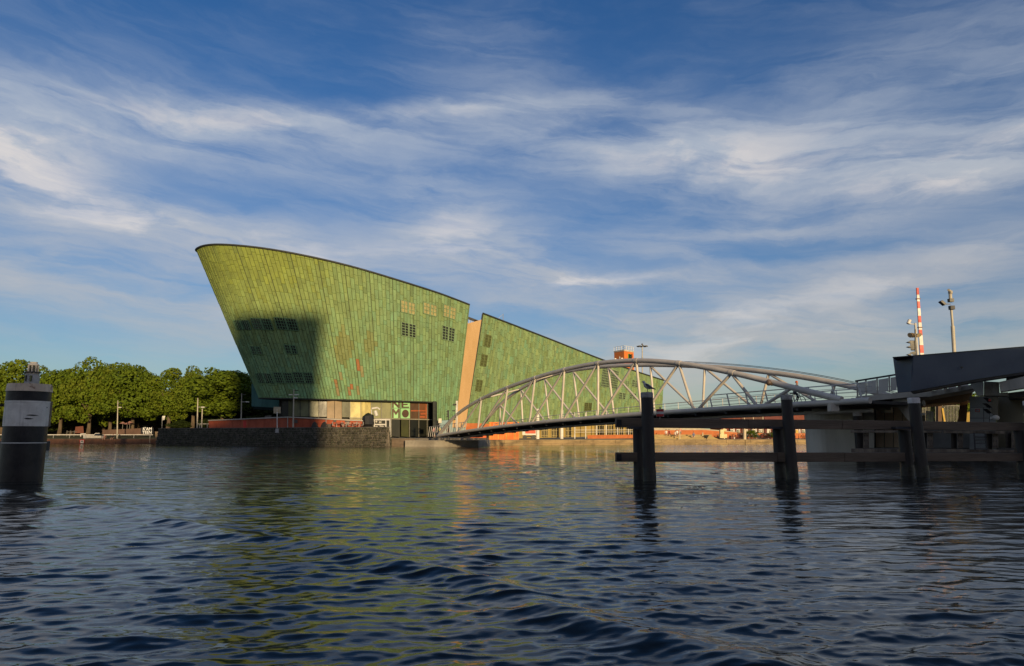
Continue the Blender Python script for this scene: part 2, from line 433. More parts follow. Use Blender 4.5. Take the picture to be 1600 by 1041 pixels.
    b = t.n('ShaderNodeBsdfPrincipled', i={'Base Color': (.009, .011, .0095, 1), 'Roughness': 0.025, 'IOR': 1.333, 'Specular IOR Level': .5, 'Normal': bp.outputs[0]})
    t.n('ShaderNodeOutputMaterial', i={'Surface': b.outputs[0]})
    me.materials.append(m)
    o = bpy.data.objects.new('water', me); col.objects.link(o); tag(o, kind='structure')
build_water()

# ------------------------------------------------------------------ ground
def land(name, poly, z, m, zb=-1.5):
    b = MB(); b.prism([(x, y, z) for x, y in poly], (0, 0, zb - z)); o = b.build(name, m); tag(o, kind='structure'); return o

EMB0, EMB1 = PX(246, 115, 0), PX(606, 96, 0)          # ends of the stone embankment at the waterline
def q2(v): return (v.x, v.y)
land('left_quay', [(-260, 130), (EMB0.x - .02, 130), (EMB0.x - .02, 300), (-260, 300)], 0.92, PAVE)
land('embankment_platform', [(EMB0.x, 116), q2(EMB1 + Vector((0, .35, 0))), (EMB1.x - 2.95, 112), (EMB1.x - 36, 300), (EMB0.x, 300)], 2.62, PAVE)
land('entrance_quay', [(EMB1.x + .12, 97.2), (-13.6, 97.6), (-4.0, 108), (-4.0, 300), (EMB1.x - 35.9, 300), (EMB1.x - 2.85, 112)], 1.12, PAVE)
land('right_quay', [(-3.98, 108), (40, 122), (72, 131), (260, 150), (260, 420), (-3.98, 420)], 0.82, PAVE_W)

# quay walls (each a thing): coursed blocks and boards as pieces
def blocks(name, label, cat, p0, p1, z0, z1, rows, length, m, piece='block', thick=.35, mcol=MORTAR, maxn=300):
    p0, p1 = Vector((p0[0], p0[1], 0)), Vector((p1[0], p1[1], 0)); L = (p1 - p0).length; d = (p1 - p0) / L; nrm = Vector((d.y, -d.x, 0))
    root = thing(name, p0, label, cat)
    bk = MB(); a, c = p0 + nrm * .02, p1 + nrm * .02
    bk.prism([a + Vector((0, 0, z0)), c + Vector((0, 0, z0)), c + Vector((0, 0, z1 - .02)), a + Vector((0, 0, z1 - .02))], -nrm * .3)
    bk.build('backing', mcol, root)
    hh = (z1 - z0) / rows; k = 0
    for r_ in range(rows):
        x = -length * (.5 if r_ % 2 else 0)
        while x < L:
            ln = length * random.uniform(.85, 1.15); xa, xb = max(0, x), min(L, x + ln - .03); x += ln
            if xb - xa < .1: continue
            b = MB(); pr = thick * .25 + random.uniform(0, .05)
            za, zb_ = z0 + r_ * hh + .012, z0 + (r_ + 1) * hh - .012
            A, B = p0 + d * xa + nrm * pr, p0 + d * xb + nrm * pr
            b.prism([A + Vector((0, 0, za)), B + Vector((0, 0, za)), B + Vector((0, 0, zb_)), A + Vector((0, 0, zb_))], -nrm * (pr + .01))
            b.build(piece, m, root); k += 1
    return root

# --- stone embankment: irregular basalt stones
def embankment():
    root = thing('stone_embankment', EMB0, 'dark basalt stone embankment wall below the red pavilion at the water', 'embankment')
    def run(p0, p1, z1, n0):
        d = (p1 - p0); L = d.length; d /= L; nrm = Vector((d.y, -d.x, 0)); mb = n0[0]
        rows = 9; hh = (z1 + .25) / rows; nst = int(L / .34)
        for r_ in range(rows):
            for k in range(nst):
                cx = (k + .5 + (.5 if r_ % 2 else 0) + random.uniform(-.18, .18)) * L / nst
                if cx > L: continue
                cz = -.25 + (r_ + .5) * hh + random.uniform(-.03, .03)
                n = random.choice((5, 6, 6, 7)); ph = random.random() * 6; pr = random.uniform(.05, .14); bat = (z1 - cz) * .16
                ring = []; rin = []
                for q in range(n):
                    a = ph + 6.283 * q / n; rad = random.uniform(.8, 1.02)
                    ox, oz = math.cos(a) * .185 * rad, math.sin(a) * hh * .56 * rad
                    c = p0 + d * (cx + ox) + nrm * (.02 + bat) + Vector((0, 0, cz + oz)); ring.append(c)
                    rin.append(p0 + d * (cx + ox * .72) + nrm * (.02 + bat + pr) + Vector((0, 0, cz + oz * .72)))
                v = random.choice((.028, .036, .05, .062, .085)) * random.uniform(.8, 1.2)
                mb.cur = (v * 1.06, v * .95, v * .84)
                mb.add(ring + rin, [tuple(range(n, 2 * n))] + [(q, (q + 1) % n, n + (q + 1) % n, n + q) for q in range(n)])
        bk = n0[1]; bk.hexa([p0 + nrm * (z1 * .16 + .06) + Vector((0, 0, -1)), p1 + nrm * (z1 * .16 + .06) + Vector((0, 0, -1)), p1 - nrm * .3 + Vector((0, 0, -1)), p0 - nrm * .3 + Vector((0, 0, -1)),
                 p0 + Vector((0, 0, z1)), p1 + Vector((0, 0, z1)), p1 - nrm * .3 + Vector((0, 0, z1)), p0 - nrm * .3 + Vector((0, 0, z1))])
        cb = n0[2]; cb.hexa([p0 + nrm * .12 + Vector((0, 0, z1)), p1 + nrm * .12 + Vector((0, 0, z1)), p1 - nrm * .4 + Vector((0, 0, z1)), p0 - nrm * .4 + Vector((0, 0, z1)),
                 p0 + nrm * .12 + Vector((0, 0, z1 + .1)), p1 + nrm * .12 + Vector((0, 0, z1 + .1)), p1 - nrm * .4 + Vector((0, 0, z1 + .1)), p0 - nrm * .4 + Vector((0, 0, z1 + .1))])
    S = tintmat('basalt', .85, .5, (1, 1, 1), .25, 2.0)
    t = (MB(), MB(), MB())
    run(EMB0, EMB1, 2.62, t); run(EMB1, EMB1 + Vector((-2.95, 16, 0)), 2.62, t)
    t[0].build('stone', S, root, kind='stuff'); t[1].build('backing', mat('wet_mortar', (.17, .145, .115), (.05, .045, .035), .9, .9), root); t[2].build('kerb', CONC_D, root)
embankment()
blocks('sheet_pile_wall', 'low rusty brown quay wall under the trees at far left', 'quay wall', (-112, 129.7), (EMB0.x - .05, 129.7), -.3, .90, 1, 1.25, SHEET, 'sheet_pile')
blocks('timber_quay_wall', 'short dark brown plank quay wall between stone embankment and footbridge end', 'quay wall', (EMB1.x + .35, 97.0), (-13.7, 97.4), -.3, 1.10, 3, 1.1, TIMBER, 'plank')
blocks('stone_quay_wall', 'low sunlit ochre stone quay wall behind the footbridge', 'quay wall', (-3.9, 107.8), (41, 121.9), -.3, .80, 2, 2.1, STONE_W)
blocks('stepped_quay_wall', 'dark bottomed quay edge under the parked bicycles at right', 'quay wall', (41.1, 121.9), (100, 134.5), -.3, .80, 2, 2.4, STONE_W)

# ------------------------------------------------------------------ the copper museum, front hull
def chaikin(a, n=2):
    a = np.array(a, float)
    for _ in range(n):
        q = a[:-1] * .75 + a[1:] * .25; r_ = a[:-1] * .25 + a[1:] * .75
        a = np.vstack([a[:1], np.stack([q, r_], 1).reshape(-1, a.shape[1]), a[-1:]])
    return a

KD = 1.10
frontT = [(733, 477, 113), (706, 466.5, 110.3), (680, 457, 108), (626, 440, 104), (577, 425, 101.6), (533, 413, 100), (480, 401, 98.3), (430, 391.5, 97.2), (385, 385.5, 96.5), (345, 382.5, 96.6), (322, 383.5, 97.8), (309, 388, 99.8), (305.5, 393, 101.5)]
frontB = [(715, 628.6, 114.0), (697, 628.3, 112.4), (678, 628, 111), (628, 626.5, 107.6), (590, 625.5, 105.8), (560, 624.8, 104.3), (526, 624, 103), (496, 623.3, 102.1), (462, 622.6, 101.2), (434, 622, 100.5), (415, 621.6, 100.2), (406, 621.6, 100.8), (403.5, 621.6, 101.8)]
rows_ = []
for (a, b, c), (d, e, f) in zip(frontT, frontB): rows_.append([*P(a, b, c * KD), *P(d, e, f * KD)])
tip = rows_[-1]
for (ax, ay, az_), (bx, by) in zip([(.8, 3, -.1), (3.5, 7.5, -.4), (12, 14, -1.2), (26, 20, -2.6), (35, 25, -4.2)], [(.7, 2, ), (3, 5), (9, 10), (22, 15.5), (28, 19.5)]):
    rows_.append([tip[0] + ax, tip[1] + ay, tip[2] + az_, tip[3] + bx, tip[4] + by, tip[5]])
CUR = chaikin(rows_, 3)
mid = CUR[:, :3] * .6 + CUR[:, 3:] * .4
arc = np.concatenate([[0], np.cumsum(np.linalg.norm(np.diff(mid, axis=0), axis=1))])
TOTAL = arc[-1]

class Surf:
    def __init__(s, arc, cur): s.arc, s.cur = arc, cur
    def __call__(s, t, v, off=0.0):
        p = np.array([np.interp(t, s.arc, s.cur[:, k]) for k in range(6)]); T_, B_ = p[:3], p[3:]
        q = B_ + (T_ - B_) * v
        if off:
            e = .15; a = np.array([np.interp(t + e, s.arc, s.cur[:, k]) for k in range(6)]); b_ = np.array([np.interp(t - e, s.arc, s.cur[:, k]) for k in range(6)])
            du = (a[3:] + (a[:3] - a[3:]) * v) - (b_[3:] + (b_[:3] - b_[3:]) * v); n = np.cross(T_ - B_, du); n = n / np.linalg.norm(n)
            if s.flip: n = -n
            q = q + n * off
        return Vector(q)
    flip = False
    def height(s, t):
        p = np.array([np.interp(t, s.arc, s.cur[:, k]) for k in range(6)]); return np.linalg.norm(p[:3] - p[3:])

SF = Surf(arc, CUR)
# make the offset point outwards (towards the camera on the near side)
t_test = arc[len(arc) // 4]
if (SF(t_test, .5, 1.0) - SF(t_test, .5)).y > 0: SF.flip = True
# arc position of the prow tip
NEAR_END = arc[np.argmin([pixarr(c[:3])[0] for c in CUR])]
NOTCH = float(np.interp(-680, [-pixarr(c[3:])[0] for c in CUR[:len(CUR) // 2]], arc[:len(CUR) // 2]))

def inv(S, px, py, t0, t1, v0=-.2, v1=1.0):
    """where on the surface a photograph pixel falls"""
    best = None
    for _ in range(4):
        ts = np.linspace(t0, t1, 26); vs_ = np.linspace(v0, v1, 26); bd = 1e9
        for t in ts:
            for v in vs_:
                x, y = pixarr(S(t, v)); d = (x - px) ** 2 + (y - py) ** 2
                if d < bd: bd, best = d, (t, v)
        dt, dv = (t1 - t0) / 12, (v1 - v0) / 12
        t0, t1, v0, v1 = best[0] - dt, best[0] + dt, best[1] - dv, best[1] + dv
    return best

def mixc(a, b, f): return tuple(a[k] * (1 - f) + b[k] * f for k in range(3))
GREEN_A, GREEN_B, GREEN_C = (.205, .315, .150), (.150, .300, .170), (.245, .310, .115)
OLIVE = (.215, .265, .050)

def panel(mb, S, ta, tb, va, vb, off=.05):
    inset = .042; ht = S.height((ta + tb) / 2); iv = .05 / ht
    o = [S(ta, va), S(tb, va), S(tb, vb), S(ta, vb)]
    i = [S(ta + inset, va + iv, off), S(tb - inset, va + iv, off), S(tb - inset, vb - iv, off * .75), S(ta + inset, vb - iv, off * .75)]
    mb.add(o + i, [(4, 5, 6, 7), (0, 1, 5, 4), (1, 2, 6, 5), (2, 3, 7, 6), (3, 0, 4, 7)])

def clad(S, t0, t1, wcol, vmin_fn, colour, lens=(1.15, 2.1), wide=6):
    out = []; t = t0; ci = 0; offs = random.random() * 2
    while t < t1 - .05:
        tb = min(t + wcol, t1); g = .026 if ci % wide else .085
        ht = S.height((t + tb) / 2); vmin = vmin_fn((t + tb) / 2)
        if ci % 4 == 0: offs = random.random() * 2.4
        else: offs = (offs + random.choice((.55, .7, .9))) % 2.6
        x = vmin * ht - offs; plen = random.uniform(*lens)
        while x < ht - .05:
            ln = plen * random.uniform(.85, 1.15) * (1 if random.random() < .8 else .55)
            va, vb = max(x / ht, vmin), min((x + ln) / ht, 1.0); x += ln
            if (vb - va) * ht < .12: continue
            c = S((t + tb) / 2, (va + vb) / 2); px, py = pixarr(c)
            out.append((t + g, tb - g * .3, va, vb, (float(px), float(py)), colour(float(px), float(py), ci)))
        t = tb; ci += 1
    return out

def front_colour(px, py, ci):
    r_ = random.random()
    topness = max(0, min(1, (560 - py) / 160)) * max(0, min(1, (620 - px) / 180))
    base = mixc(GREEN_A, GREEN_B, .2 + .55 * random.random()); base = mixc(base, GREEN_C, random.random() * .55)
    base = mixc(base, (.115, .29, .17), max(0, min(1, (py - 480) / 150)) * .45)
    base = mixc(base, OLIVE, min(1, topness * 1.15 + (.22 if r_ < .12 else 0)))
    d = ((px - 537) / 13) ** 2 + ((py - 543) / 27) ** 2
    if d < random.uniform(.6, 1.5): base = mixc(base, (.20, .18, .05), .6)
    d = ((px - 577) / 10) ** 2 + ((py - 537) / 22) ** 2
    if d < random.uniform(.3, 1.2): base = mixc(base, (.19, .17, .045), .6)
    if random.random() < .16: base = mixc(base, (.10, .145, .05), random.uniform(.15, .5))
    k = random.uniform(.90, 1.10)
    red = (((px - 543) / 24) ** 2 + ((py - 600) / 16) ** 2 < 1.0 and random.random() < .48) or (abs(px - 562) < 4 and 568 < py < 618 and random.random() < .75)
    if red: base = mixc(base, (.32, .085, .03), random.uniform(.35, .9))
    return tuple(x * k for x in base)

def museum_front():
    base = P(560, 668, 116); base.z = 2.62
    root = thing('museum_building', base, 'huge green patinated copper building shaped like a ship bow leaning over the quay', 'museum')
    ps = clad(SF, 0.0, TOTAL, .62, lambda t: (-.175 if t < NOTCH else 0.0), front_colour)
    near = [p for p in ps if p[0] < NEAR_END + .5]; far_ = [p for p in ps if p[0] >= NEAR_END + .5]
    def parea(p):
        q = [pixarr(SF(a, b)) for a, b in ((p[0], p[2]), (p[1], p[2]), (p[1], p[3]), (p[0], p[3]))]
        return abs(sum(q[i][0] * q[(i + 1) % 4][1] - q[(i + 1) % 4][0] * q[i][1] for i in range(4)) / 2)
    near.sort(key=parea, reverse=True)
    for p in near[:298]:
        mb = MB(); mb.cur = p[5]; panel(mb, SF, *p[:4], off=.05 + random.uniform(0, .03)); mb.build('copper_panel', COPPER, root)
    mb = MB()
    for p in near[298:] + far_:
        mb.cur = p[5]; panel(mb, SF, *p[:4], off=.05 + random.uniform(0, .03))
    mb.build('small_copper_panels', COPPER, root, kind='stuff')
    # hull body behind the sheets
    hb = MB(); ts = np.linspace(0, TOTAL, 150); n = len(ts)
    top = [SF(t, 1.0) for t in ts]; bot = [SF(t, 0) for t in ts]; sk = [t for t in np.linspace(0, NOTCH, 14)]
    b0 = len(hb.v); hb.v += [tuple(p) for p in bot] + [tuple(p) for p in top]
    for i in range(n - 1): hb.face((i, i + 1, n + i + 1, n + i))
    cT = sum(top, Vector()) / n; cB = sum(bot, Vector()) / n; cB.z = SF(NOTCH + 2, 0).z
    hb.v += [tuple(cT), tuple(cB)]
    for i in range(n):
        j = (i + 1) % n; hb.face((n + i, n + j, 2 * n)); hb.face((j, i, 2 * n + 1))
    hb.face((0, n, 2 * n - 1, n - 1))
    hb.prism([SF(sk[0], -.175, -.02), SF(sk[-1], -.175, -.02), SF(sk[-1], .002, -.02), SF(sk[0], .002, -.02)], (0, 1.6, 0))
    hb.build('hull_body', JOINT, root)
    # dark coping along the roof edge, thin ledge below
    hc = MB(); pts = [SF(t, 1.0, .12) + Vector((0, 0, .10)) for t in ts]; hc.tube(pts, .16, 6); hc.build('roof_coping', COPING, root)
    hl = MB(); pts = [SF(t, 0.0, .02) + Vector((0, 0, -.07)) for t in ts if t > NOTCH]; hl.tube(pts, .11, 6); hl.build('soffit_edge', SOFFIT, root)
    ec = MB(); ec.tube([SF(0.0, v, .05) for v in np.linspace(-.17, 1, 8)], .10, 6); ec.build('corner_trim', mat('copper_trim', (.15, .22, .10), None, 2, .8), root)
    # windows
    CU = mat('copper_frame', (.18, .28, .15), (.13, .20, .10), 2, .8); CUD = mat('copper_frame_brown', (.10, .20, .10), (.07, .14, .07), 2, .8)
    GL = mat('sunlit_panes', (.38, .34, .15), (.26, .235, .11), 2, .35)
    def win(x0, y0, x1, y1, nc, nr, fm, gm, slant=0, S=SF, t0=0, t1=NEAR_END, par=root):
        A = inv(S, x0, y1, t0, t1); B_ = inv(S, x1, y0, t0, t1); ta, tb = sorted((A[0], B_[0])); va, vb = sorted((A[1], B_[1]))
        fr = MB(); off = .15
        pl = MB()
        for k in range(4):
            a_, b_ = ta + (tb - ta) * k / 4, ta + (tb - ta) * (k + 1) / 4; pl.add([S(a_, va, .125), S(b_, va, .125), S(b_, vb, .125), S(a_, vb, .125)], [(0, 1, 2, 3)])
        def bar(a, b, wd=.10): fr.bar(a, b, wd, .10, up=tuple(S(ta, va, 1) - S(ta, va)))
        half = nc // 2
        for k in range(nc + 1):
            t = ta + (tb - ta) * k / nc; bar(S(t, va, off), S(t, vb, off), .30 if k == half else (.16 if k in (0, nc) else .10))
        for k in range(nr + 1):
            v = va + (vb - va) * k / nr; bar(S(ta, v, off), S(tb, v, off), .12 if k in (0, nr) else .09)
        f_ = fr.build('window', fm, par); g_ = pl.build('pane', gm, f_)
        pn = g_; return f_
    for r4 in [(398, 499, 422, 514), (434, 499, 462, 514), (371, 501, 388, 515), (432, 583, 455, 598), (462, 583, 487, 598), (405, 584, 423, 598)]:
        win(*r4, 8, 4, CUD, GLASS_D)
    win(448, 540, 461, 552, 4, 3, CUD, GLASS_D); win(396, 542, 406, 553, 4, 3, CUD, GLASS_D)
    for r4 in [(626, 474.5, 648, 487), (661, 478, 682, 489.5), (692, 482, 712, 494)]: win(*r4, 4, 3, CU, GL)
    for r4 in [(627, 508, 649, 524), (690, 514, 710, 530)]: win(*r4, 4, 5, CU, GLASS_D)
    return win
win_fn = museum_front()

# wing seen behind the bow, low on the left
def museum_wing():
    b = MB(); b.pp([(393, 600), (455, 604), (462, 632), (428, 637), (393, 635)], 124, 14)
    o = b.build('museum_wing', mat('teal_copper', (.050, .16, .16), (.035, .12, .12), .6, .7, stretch=(3, 3, .4)))
    tag(o, 'small teal wing of the museum poking out behind the bow above the trees', 'building wing')
museum_wing()

# ------------------------------------------------------------------ ground floor of the museum
def entrance():
    D = lambda x: float(np.interp(x, [434, 462, 496, 526, 560, 590, 628, 680], [d * KD + 1.3 for d in (100.5, 101.2, 102.1, 103, 104.3, 105.8, 107.6, 111.1)]))
    root = thing('museum_entrance', PX(560, D(560), 1.12), 'recessed glazed entrance storey under the copper bow with large green letter panels', 'entrance')
    back = MB()
    for x0, x1 in zip(range(436, 680, 35), range(471, 720, 35)): back.pp([(x0, 622), (min(x1, 680), 622 + 6 * (min(x1, 680) - 436) / 244), (min(x1, 680), 684), (x0, 684)], lambda x: D(x) + .9, 1.0)
    back; back.build('dark_interior', mat('interior', (.035, .032, .022), (.02, .02, .015), .8, .8), root)
    side = MB(); side.prism([P(676.5, 627, 120), P(676.5, 684, 120), P(680.5, 684, 120), P(680.5, 627, 120)], (0, 8, 0)); side.build('side_wall', SOFFIT, root)
    pc = {'d': (.010, .012, .008), 'o': (.060, .065, .018), 'm': (.16, .17, .085), 'g': (.25, .25, .13), 'y': (.52, .44, .17), 'Y': (.64, .55, .22), 'r': (.11, .06, .03), 'O': (.17, .07, .03)}  # yellow tones put the reflected evening sky into the pane colours
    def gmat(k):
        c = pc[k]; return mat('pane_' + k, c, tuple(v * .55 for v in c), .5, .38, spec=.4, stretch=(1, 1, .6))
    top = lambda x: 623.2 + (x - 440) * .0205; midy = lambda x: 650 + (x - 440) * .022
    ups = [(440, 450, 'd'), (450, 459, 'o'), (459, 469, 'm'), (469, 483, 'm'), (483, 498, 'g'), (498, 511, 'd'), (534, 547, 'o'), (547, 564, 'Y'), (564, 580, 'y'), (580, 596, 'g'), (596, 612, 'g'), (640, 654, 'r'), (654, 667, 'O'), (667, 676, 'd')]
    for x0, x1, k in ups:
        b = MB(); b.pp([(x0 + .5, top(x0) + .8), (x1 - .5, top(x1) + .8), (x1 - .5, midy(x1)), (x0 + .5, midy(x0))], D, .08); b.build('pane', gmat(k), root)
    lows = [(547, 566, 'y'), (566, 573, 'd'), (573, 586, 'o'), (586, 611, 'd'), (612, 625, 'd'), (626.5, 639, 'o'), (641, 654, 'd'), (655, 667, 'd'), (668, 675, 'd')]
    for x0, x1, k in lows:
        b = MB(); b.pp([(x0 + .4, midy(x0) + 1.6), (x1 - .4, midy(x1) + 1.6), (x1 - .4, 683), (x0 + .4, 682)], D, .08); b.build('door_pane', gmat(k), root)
    for x in (450, 459, 469, 483, 498, 547, 564, 580, 596, 611.5, 640, 654.5, 667.5):
        b = MB(); b.pp([(x - .45, top(x)), (x + .45, top(x)), (x + .45, 683), (x - .45, 683)], lambda q: D(q) - .16, .22); b.build('mullion', mat('mullion_grey', (.22, .21, .17), None, 2, .5) if x > 540 else BLACK, root)
    b = MB()
    for x0, x1 in ((546, 568), (568, 590), (590, 611), (611, 640), (640, 676)): b.pp([(x0, midy(x0)), (x1 - .05, midy(x1)), (x1 - .05, midy(x1) + 1.5), (x0, midy(x0) + 1.5)], lambda q: D(q) - .2, .3)
    b; b.build('transom', mat('transom', (.26, .24, .18), None, 2, .6), root)
    b = MB(); 
    for x0, x1 in ((511, 522.5), (523.2, 534)): b.pp([(x0, top(x0) - .3), (x1, top(x1) - .3), (x1, 660), (x0, 660)], lambda q: D(q) - .7 + abs(q - 522.5) * .05, 1.0)
    b.build('concrete_column', mat('pinkish_concrete', (.40, .30, .20), (.30, .23, .15), .5, .7), root)
    # panels showing window displays inside (warm strips)
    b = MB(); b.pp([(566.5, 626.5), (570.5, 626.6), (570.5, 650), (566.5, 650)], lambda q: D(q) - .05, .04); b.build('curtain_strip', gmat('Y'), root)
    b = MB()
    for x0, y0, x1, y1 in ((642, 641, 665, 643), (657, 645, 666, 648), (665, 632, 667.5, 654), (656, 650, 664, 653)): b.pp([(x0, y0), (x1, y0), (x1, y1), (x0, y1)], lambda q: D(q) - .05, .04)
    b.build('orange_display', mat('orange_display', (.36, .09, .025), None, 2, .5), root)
    # white steel stand and sculpture in front
    # letter panels: dark brown letters on light green squares
    GR = mat('letter_green', (.30, .58, .26), (.25, .50, .22), .5, .5); BR = mat('letter_brown', (.085, .042, .018), (.06, .03, .014), .8, .6)
    def cell(x0, y0, x1, y1, polys):
        b = MB(); b.pp([(x0, y0), (x1, y0), (x1, y1), (x0, y1)], lambda q: D(q) - .35, .14); pn = b.build('letter_panel', GR, root)
        lt = MB()
        for pl in polys: lt.pp([(x0 + u * (x1 - x0), y0 + v * (y1 - y0)) for u, v in pl], lambda q: D(q) - .40, .05)
        lt.build('letter', BR, pn)
    N_ = [[(.08, .08), (.30, .08), (.30, .99), (.08, .99)], [(.70, .08), (.92, .08), (.92, .99), (.70, .99)], [(.30, .08), (.48, .08), (.70, .60), (.70, .99), (.55, .99), (.30, .40)]]
    N_ = [[(.13, .02), (.40, .02), (.78, .75), (.78, 0.02), (.98, .02), (.98, .98), (.98, .98)], ]
    # brown N: left stroke, diagonal, right stroke
    N_ = [[(.05, .04), (.05, .98), (.25, .98), (.25, .04)], [(.26, .04), (.26, .42), (.74, .98), (.74, .60)], [(.75, .04), (.75, .98), (.95, .98), (.95, .04)]]
    E_ = [[(.05, .02), (.05, .98), (.26, .98), (.26, .02)], [(.27, .02), (.27, .17), (.95, .17), (.95, .02)], [(.27, .40), (.27, .58), (.74, .58), (.74, .40)], [(.27, .83), (.27, .98), (.95, .98), (.95, .83)]]
    M_ = [[(.05, .03), (.05, .98), (.24, .98), (.24, .03)], [(.76, .03), (.76, .98), (.95, .98), (.95, .03)], [(.25, .03), (.25, .38), (.50, .70), (.75, .38), (.75, .03), (.50, .36)]]
    E_ = [[(.06, .05), (.06, .96), (.28, .96), (.28, .05)], [(.29, .05), (.29, .20), (.90, .20), (.90, .05)], [(.29, .42), (.29, .58), (.74, .58), (.74, .42)], [(.29, .81), (.29, .96), (.90, .96), (.90, .81)]]
    O_ = [[(.5 + .38 * math.cos(a), .52 + .40 * math.sin(a)) for a in np.linspace(0, 6.283, 19)[:-1]]]
    cell(611.8, 626.2, 625.6, 637.6, N_); cell(626.4, 626.4, 640.6, 637.8, E_)
    cell(611.8, 638.2, 625.6, 653.6, M_); cell(626.4, 638.4, 640.6, 653.9, O_)
entrance()

# exhibit in front of the entrance: white frame with shelves and machine parts
def exhibit():
    D = 108
    root = thing('exhibit_stand', PX(596, D, 1.12), 'white steel exhibit stand with shelves of machinery before the glazed entrance', 'exhibit')
    b = MB()
    for x in (585, 603): b.bar(P(x, 656, D), PX(x, D, 1.12), .16)
    for x in (585, 603): b.bar(P(x, 656, D + 1.5), PX(x, D + 1.5, 1.12), .14)
    b.bar(P(581, 648, D), PX(581, D, 1.12), .14); b.bar(P(580, 640, D), P(581, 648, D), .12); b.bar(P(609.5, 655, D), PX(609.5, D, 1.12), .16)
    b.bar(P(583, 656, D), P(610, 656, D), .2); b.bar(P(585, 663.5, D), P(604, 663.5, D), .2); b.bar(P(594, 663.5, D), P(594, 673, D), .1)
    b.build('frame', STEEL_W, root)
    b = MB(); b.bar(P(581, 638.5, D), P(590, 637, D), .25); b.bar(P(590, 637, D), P(594, 640, D), .2); b.tube([P(586, 642, D), P(588.5, 650, D)], .28, 8); b.build('machine_arm', STEEL_W, root)
    b = MB(); b.tube([P(573.5, 646, D), P(575, 650, D), P(575.5, 663, D), P(574, 668, D)], [.25, .9, 1.0, .7], 10); b.build('dark_drum', BLACK, root)
    b = MB()
    for x, y, r_ in ((588, 659, .18), (593.5, 660, .2), (588, 669, .35), (592, 671, .3), (597, 669, .4), (600, 672, .3), (586, 672, .3)): b.ball(P(x, y, D), r_, 7, 5)
    b.build('machine_part', CONC_L, root)
exhibit()

# ------------------------------------------------------------------ cream stair wall
def cream_wall():
    b = MB(); b.prism([P(736, 498, 131), P(752, 502, 131), P(738, 668, 131), P(712, 668, 131), P(731, 506, 131)], (0, 5, 0))
    b = MB(); b.prism([P(728, 506.5, 126.8), P(752.2, 499.5, 126.8), P(727, 668, 126.6), P(706, 668, 126.6)], (0, 6, 0))
    o = b.build('stair_tower', CREAM); tag(o, 'plain cream wall wedged between the two green copper hulls', 'wall')
    rt = thing('roof_railing', P(740, 500, 133), 'dark slanted roof railing above the cream wall between the hulls', 'railing')
    b = MB(); b.bar(P(729, 496, 132), P(748, 503, 132), .45); b.build('rail', BLACK, rt)
    b = MB()
    for k in range(7): x = 730 + k * 2.7; b.bar(P(x, 497 + k, 132), P(x + 1.5, 506, 132), .09)
    b.build('baluster', STEEL_W, rt)
cream_wall()

# ------------------------------------------------------------------ aft hull
A_T = [(754, 490.5, 127), (780, 500.3, 131), (825, 517.5, 138), (865, 533, 144.5), (905, 549, 151.5), (941, 563, 159), (990, 580, 169), (1037, 595, 180)]
A_B = [(726, 667, 127.4), (754, 666.5, 131.5), (808, 664, 139), (850, 661, 145), (894, 658, 152), (932, 656, 159), (983, 653, 169), (1034, 650, 180)]
r2 = [[*P(*a), *P(*b)] for a, b in zip(A_T, A_B)]
C2 = chaikin(r2, 2); mid2 = C2[:, :3] * .5 + C2[:, 3:] * .5
arc2 = np.concatenate([[0], np.cumsum(np.linalg.norm(np.diff(mid2, axis=0), axis=1))]); TOT2 = arc2[-1]
SA = Surf(arc2, C2)
if (SA(TOT2 / 2, .5, 1.0) - SA(TOT2 / 2, .5)).y > 0: SA.flip = True
def aft_colour(px, py, ci):
    base = mixc(GREEN_A, GREEN_B, random.random()); base = mixc(base, GREEN_C, random.random() * .7)
    if random.random() < .2: base = mixc(base, (.11, .155, .05), random.uniform(.15, .5))
    if random.random() < .1: base = mixc(base, (.19, .26, .14), .5)
    k = random.uniform(.86, 1.14); return tuple(x * k for x in base)
